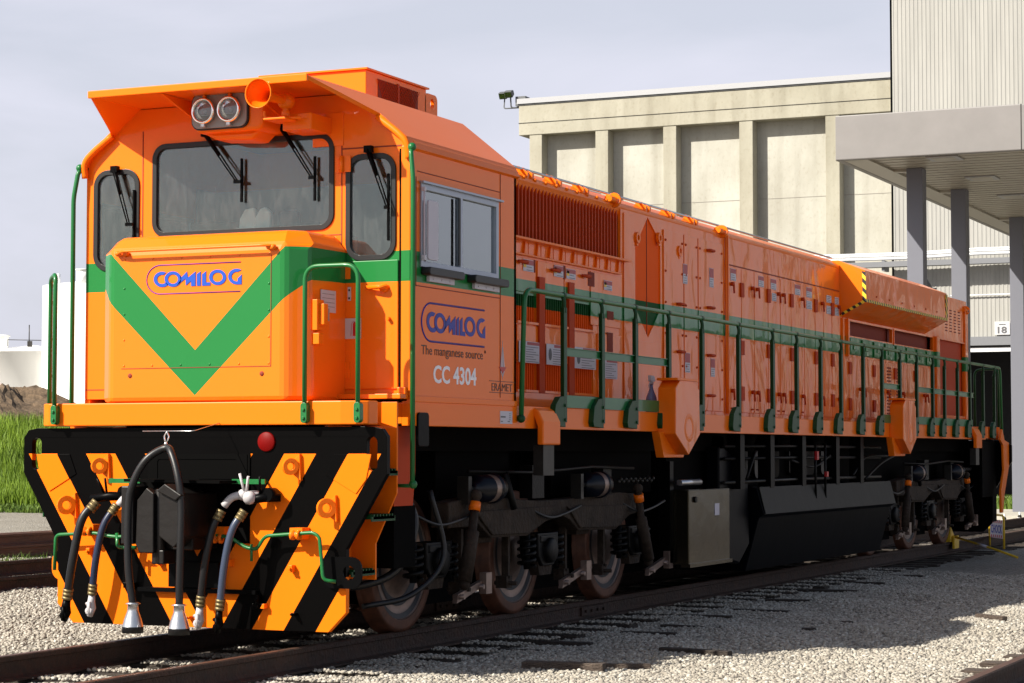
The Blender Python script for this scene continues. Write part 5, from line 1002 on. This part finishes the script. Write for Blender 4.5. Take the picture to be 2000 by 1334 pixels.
mb = MB(); mb.box(-24.45, -9.8, 59.90, 92.1, 14.27, 14.46); mb.build('flashing', 'flashing', bl); mb = MB(); mb.box(-24.42, -9.8, 59.94, 92.1, 14.221, 14.268); mb.build('flashing_shadow', 'lamp_grey', bl)
for a, b_ in zip(cols, cols[1:]):
    mb = MB(); mb.box(a+.5, b_, 60.54, 60.552, 10.35, 10.37); mb.build('panel_joint', 'soffit_line', bl)
# streaks and patches on the concrete are in the material; corrugated hall
ch = thing('corrugated_hall', 'tall pale grey corrugated metal hall with a dark open doorway and number 18', 'building', (5, 66, -.2))
def corr(mb, x0, x1, y, z0, z1, pitch=.14, dep=.013):
    pr = []; n = int((x1-x0)/pitch)
    for i in range(n):
        a = x0+i*pitch; pr += [(a, y), (a+pitch*.5, y), (a+pitch*.62, y-dep), (a+pitch*.88, y-dep)]
    pr.append((x1, y)); k = len(pr)
    mb.add([(a, b, z0) for a, b in pr]+[(a, b, z1) for a, b in pr], [(i, i+1, k+i+1, k+i) for i in range(k-1)])
mb = MB(); corr(mb, -10.2, 16, 59.3, 7.16, 24); corr(mb, -10.2, 16, 59.3, 4.95, 7.14); mb.build('cladding', 'cladding', ch, fix=False)
mb = MB(); mb.box(-10.2, 16, 59.305, 59.4, 4.95, 24); mb.box(-10.2, -10.1, 59.3, 92, 4.9, 24); mb.box(-10.2, -9.4, 59.3, 60.2, -.2, 4.95); mb.box(9, 16, 59.3, 60.2, -.2, 4.95); mb.box(-10.2, 16, 59.4, 92, 23.9, 24); mb.build('wall', 'cladding', ch)
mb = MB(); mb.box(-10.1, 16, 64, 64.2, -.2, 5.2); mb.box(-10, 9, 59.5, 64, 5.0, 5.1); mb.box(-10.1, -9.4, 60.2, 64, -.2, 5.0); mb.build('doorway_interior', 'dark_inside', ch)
mb = MB(); mb.box(-10.2, 16, 59.0, 59.3, 4.93, 5.22); mb.build('door_header', 'beam_grey', ch); mb = MB(); mb.box(-10.2, 9, 59.1, 59.3, 4.72, 4.86); mb.build('door_track', 'pipe_white', ch)
mb = MB(); mb.box(-6.72, -6.22, 59.19, 59.24, 5.28, 5.72); nsn = mb.build('number_sign', 'white', ch); mb = MB(); text(mb, '18', 'front', 59.186, -6.62, -6.32, 5.33, 5.55, .01, .02); text(mb, 'TRACK', 'front', 59.186, -6.60, -6.35, 5.60, 5.64, .01) if 0 else mb.box(-6.58, -6.36, 59.18, 59.188, 5.61, 5.635); mb.build('lettering', 'ink_grey', nsn)
for dz, r_ in ((0, .05), (.10, .04), (.17, .035)):
    mb = MB(); mb.tube(smooth_path([(-13.0, 58.75, 7.93+dz), (-9.5, 58.7, 7.90+dz), (-7, 58.72, 7.96+dz), (-4, 58.7, 7.93+dz), (4, 58.7, 7.98+dz), (14, 58.7, 7.95+dz)], 3), r_, 8); o = mb.build('wall_pipe', 'pipe_white', ch)
mb = MB(); mb.box(-12.9, 16, 58.6, 58.95, 7.62, 7.80)
for k in range(12): mb.box(-12.8+k*2.4, -12.7+k*2.4, 58.7, 59.3, 7.5, 7.85)
mb.build('pipe_shelf', 'beam_grey', ch)
mb = MB(); mb.tube([(-8.2, 59.2, 6.62), (16, 59.2, 6.66)], .022, 6); mb.build('conduit', 'pipe_white', ch)
def flood(label, c, n_=1):
    t_ = thing('floodlight', label, 'floodlight', c)
    for i in range(n_):
        x_, y_, z_ = c[0]-i*.32, c[1]+i*.2, c[2]
        mb = MB(); mb.prism([(y_-.28, z_+.12), (y_-.08, z_+.20), (y_+.02, z_+.04), (y_-.16, z_-.12)], 'x', x_-.16, x_+.16); hd = mb.build('lamp_head', 'lamp_grey', t_, .03)
        mb = MB(); mb.add([(x_-.13, y_-.278, z_+.08), (x_+.13, y_-.278, z_+.08), (x_+.13, y_-.19, z_-.09), (x_-.13, y_-.19, z_-.09)], [(0, 1, 2, 3)]); mb.add([(x_-.13, y_-.285, z_+.08), (x_+.13, y_-.285, z_+.08), (x_+.13, y_-.197, z_-.09), (x_-.13, y_-.197, z_-.09)], [(0, 1, 2, 3)]); mb.build('glass_front', 'chrome', hd)
    x_, y_, z_ = c; mb = MB(); mb.tube(bent([(x_, y_, z_), (x_, y_+.05, z_-.45), (x_+.45, y_+.15, z_-.45)], .1), .03)
    if n_ > 1: mb.tube(bent([(x_-.32, y_+.2, z_), (x_-.32, y_+.1, z_-.45), (x_+.45, y_+.15, z_-.45)], .1), .025); mb.box(x_+.2, x_+.6, y_, y_+.4, z_-.40, z_-.05)
    else: mb.tube([(x_, y_, z_), (x_+.25, y_+.9, z_-.75)], .09)
    mb.build('bracket', 'lamp_grey', t_); return t_
flood('pair of small grey floodlights on the left roof corner of the concrete hall', (-24.75, 60.0, 14.62), 2)
flood('single dark floodlight on an arm on the corrugated wall', (-8.95, 58.4, 7.28), 1)
# canopy
cn = thing('canopy', 'wide flat grey canopy on square steel columns at the right', 'canopy', (2, 40, -.2))
CX0, CX1, CY0, CY1 = -3.50, 9, 29.0, 54
mb = MB(); mb.box(CX0, CX1, CY0, CY0+.12, 7.24, 8.14); mb.box(CX0, CX0+.12, CY0+.12, CY1, 7.24, 8.14); mb.box(CX1-.12, CX1, CY0+.12, CY1, 7.24, 8.14); mb.box(CX0+.12, CX1-.12, CY1-.12, CY1, 7.24, 8.14); mb.build('fascia', 'canopy_paint', cn, .02)
mb = MB(); mb.box(CX0+.12, CX1-.12, CY0+.12, CY1-.12, 7.9, 8.1); mb.build('roof', 'canopy_paint', cn)
mb = MB(); mb.box(CX0+.12, CX1-.12, CY0+.12, CY1-.12, 7.30, 7.42); mb.box(CX0+.12, CX0+.6, CY0+.121, CY1-.121, 7.25, 7.30); mb.build('soffit', 'soffit', cn)
mb = MB()
for k in range(60): mb.box(CX0+.62, CX1-.13, CY0+.4+k*.4, CY0+.415+k*.4, 7.292, 7.300)
mb.build('soffit_joints', 'soffit_line', cn)
mb = MB(); mb.box(.2, .22, CY0-.003, CY0, 7.24, 8.14); mb.build('fascia_joint', 'steel_grey', cn)
for yy in (31.4, 35.4, 41.8, 48.5):
    for xx in (-2.45, 7.6):
        mb = MB(); w_ = .17; mb.box(xx-w_, xx+w_, yy-.02, yy+.02, -.2, 7.29) if 0 else mb.box(xx-w_, xx+w_, yy-w_, yy+w_, -.2, 7.295); c_ = mb.build('column', 'steel_paint', cn, .01)
        mb = MB(); mb.box(CX0+.6 if xx < 0 else xx, xx-.17 if xx < 0 else xx+.8, yy-.1, yy+.1, 7.24, 7.30) if xx < 0 else mb.box(xx+.17, xx+.8, yy-.1, yy+.1, 7.24, 7.30); mb.build('outrigger', 'soffit', cn)
for x_, y_ in ((-1.5, 29.9), (-1.5, 33.37), (-1.57, 37.0), (-1.57, 44)):
    mb = MB(); plate(mb, [rect(x_-.32, x_+.32, y_-.32, y_+.32)], 'top', 7.297, .03); sl = mb.build('soffit_light', 'flashing', cn, .005); mb = MB(); mb.box(x_-.22, x_+.22, y_-.22, y_+.22, 7.262, 7.268); mb.build('lens', 'soffit', sl)
# paving beyond the locomotive, far kerbs
mat('paving', (.38, .36, .31), .9, bump=.3, bscale=10, var=.12, vscale=.7); mat('paving_dark', (.20, .19, .17), .9, var=.2, vscale=1)
mb = MB(); mb.box(-5.5, 10, 38.0, 44.0, -.21, -.10); mb.build('paving', 'paving', kind='structure')
mb = MB(); mb.box(-12, 12, 57, 64, -.21, -.14); mb.build('apron', 'paving', kind='structure')
for k in range(5):
    t_ = thing('track_bolt', 'small steel rail fastening beside the far rail beyond the chock sign', 'rail fastening', (-1.1+.0*k, 31+k*1.6, -.2), 'rail fastenings beyond the chock sign')
    x_, y_ = -.95, 31+k*1.6; mb = MB(); mb.box(x_-.08, x_+.12, y_-.12, y_+.12, -.19, -.13); mb.cyl((x_, y_, -.13), (x_, y_, -.02), .05, 10); mb.cyl((x_, y_, -.02), (x_, y_, .10), .02, 8); mb.build('bolt', 'pipe_white', t_); mb = MB(); mb.sphere((x_, y_, .0), .045, 5); mb.build('nut', 'steel_grey', t_)
# ---- tanks, mound
mat('tank_white', (.80, .80, .78), .45, var=.04, vscale=.4, stretch=(1, 1, .2))
tt = thing('storage_tank', 'tall slim white storage tank with a ladder, behind the green grab rails', 'tank', (-91.3, 127, -.2))
mb = MB(); mb.lathe([(3.35, -.2), (3.35, 14.2), (0, 14.7)], (-91.3, 127, 0), 'z', 48); mb.build('shell', 'tank_white', tt)
mb = MB(); mb.tube([(-92.1, 123.65, 0), (-92.1, 123.65, 14.6)], .06, 6); mb.tube([(-91.75, 123.65, 0), (-91.75, 123.65, 14.6)], .03, 6)
for k in range(5): mb.box(-92.15, -91.7, 123.6, 123.9, 1.5+k*2.8, 1.7+k*2.8)
mb.build('ladder', 'steel_grey', tt)
mb = MB(); mb.cyl((-92.6, 125, 14.3), (-92.6, 125, 15.1), .22); mb.cyl((-93.6, 126, 14.3), (-93.6, 126, 14.8), .15); mb.cyl((-90.2, 125, 14.3), (-90.2, 125, 15.3), .5); mb.cyl((-90.2, 125, 15.3), (-90.2, 125, 15.38), .6); mb.build('roof_vent', 'tank_white', tt)
tt = thing('storage_tank', 'broad low white storage tank with a conical lid at the left edge', 'tank', (-98.5, 130, -.2))
mb = MB(); mb.lathe([(5.4, -.2), (5.4, 9.2), (5.5, 9.22), (0, 9.95)], (-98.5, 130, 0), 'z', 56); mb.build('shell', 'tank_white', tt)
mb = MB(); mb.lathe([(.42, 9.4), (.42, 10.5), (.55, 10.5), (.55, 10.62), (0, 10.65)], (-99.2, 127, 0), 'z', 20); mb.build('roof_vent', 'tank_white', tt)
mb = MB(); mb.box(-95.0, -94.75, 124.5, 124.8, 9.5, 9.95); mb.tube([(-94.9, 124.6, 9.6), (-94.9, 124.6, 11.2)], .04); mb.tube([(-97, 124.7, 9.6), (-97, 124.7, 10.1), (-94, 124.9, 10.0)], .03); mb.build('roof_fitting', 'steel_grey', tt)
mat('mulch', (.045, .03, .017), .95, bump=1, bscale=9, col2=(.17, .115, .07), vscale=3.5, detail=8)
V = []; F = []; NR, NT = 26, 72
for i in range(NR+1):
    r_ = i/NR
    for j in range(NT):
        t_ = 2*PI*j/NT; rr_ = 11*r_*(1+.08*math.sin(3*t_)+.05*math.sin(7*t_+1)); h = 4.95*(1-r_)**.92*(1+.05*math.sin(5*t_+r_*6)) if r_ > .10 else 4.5
        V.append((-53.6+rr_*math.cos(t_)+random.uniform(-.08, .08), 68+rr_*math.sin(t_), h-.2+random.uniform(-.07, .07)))
for i in range(NR):
    for j in range(NT): F.append((i*NT+j, (i+1)*NT+j, (i+1)*NT+(j+1) % NT, i*NT+(j+1) % NT))
mb = MB(); mb.add(V, F); mb.build('mulch_heap', 'mulch', label='brown heap of wood mulch behind the tall grass', cat='heap', fix=False)
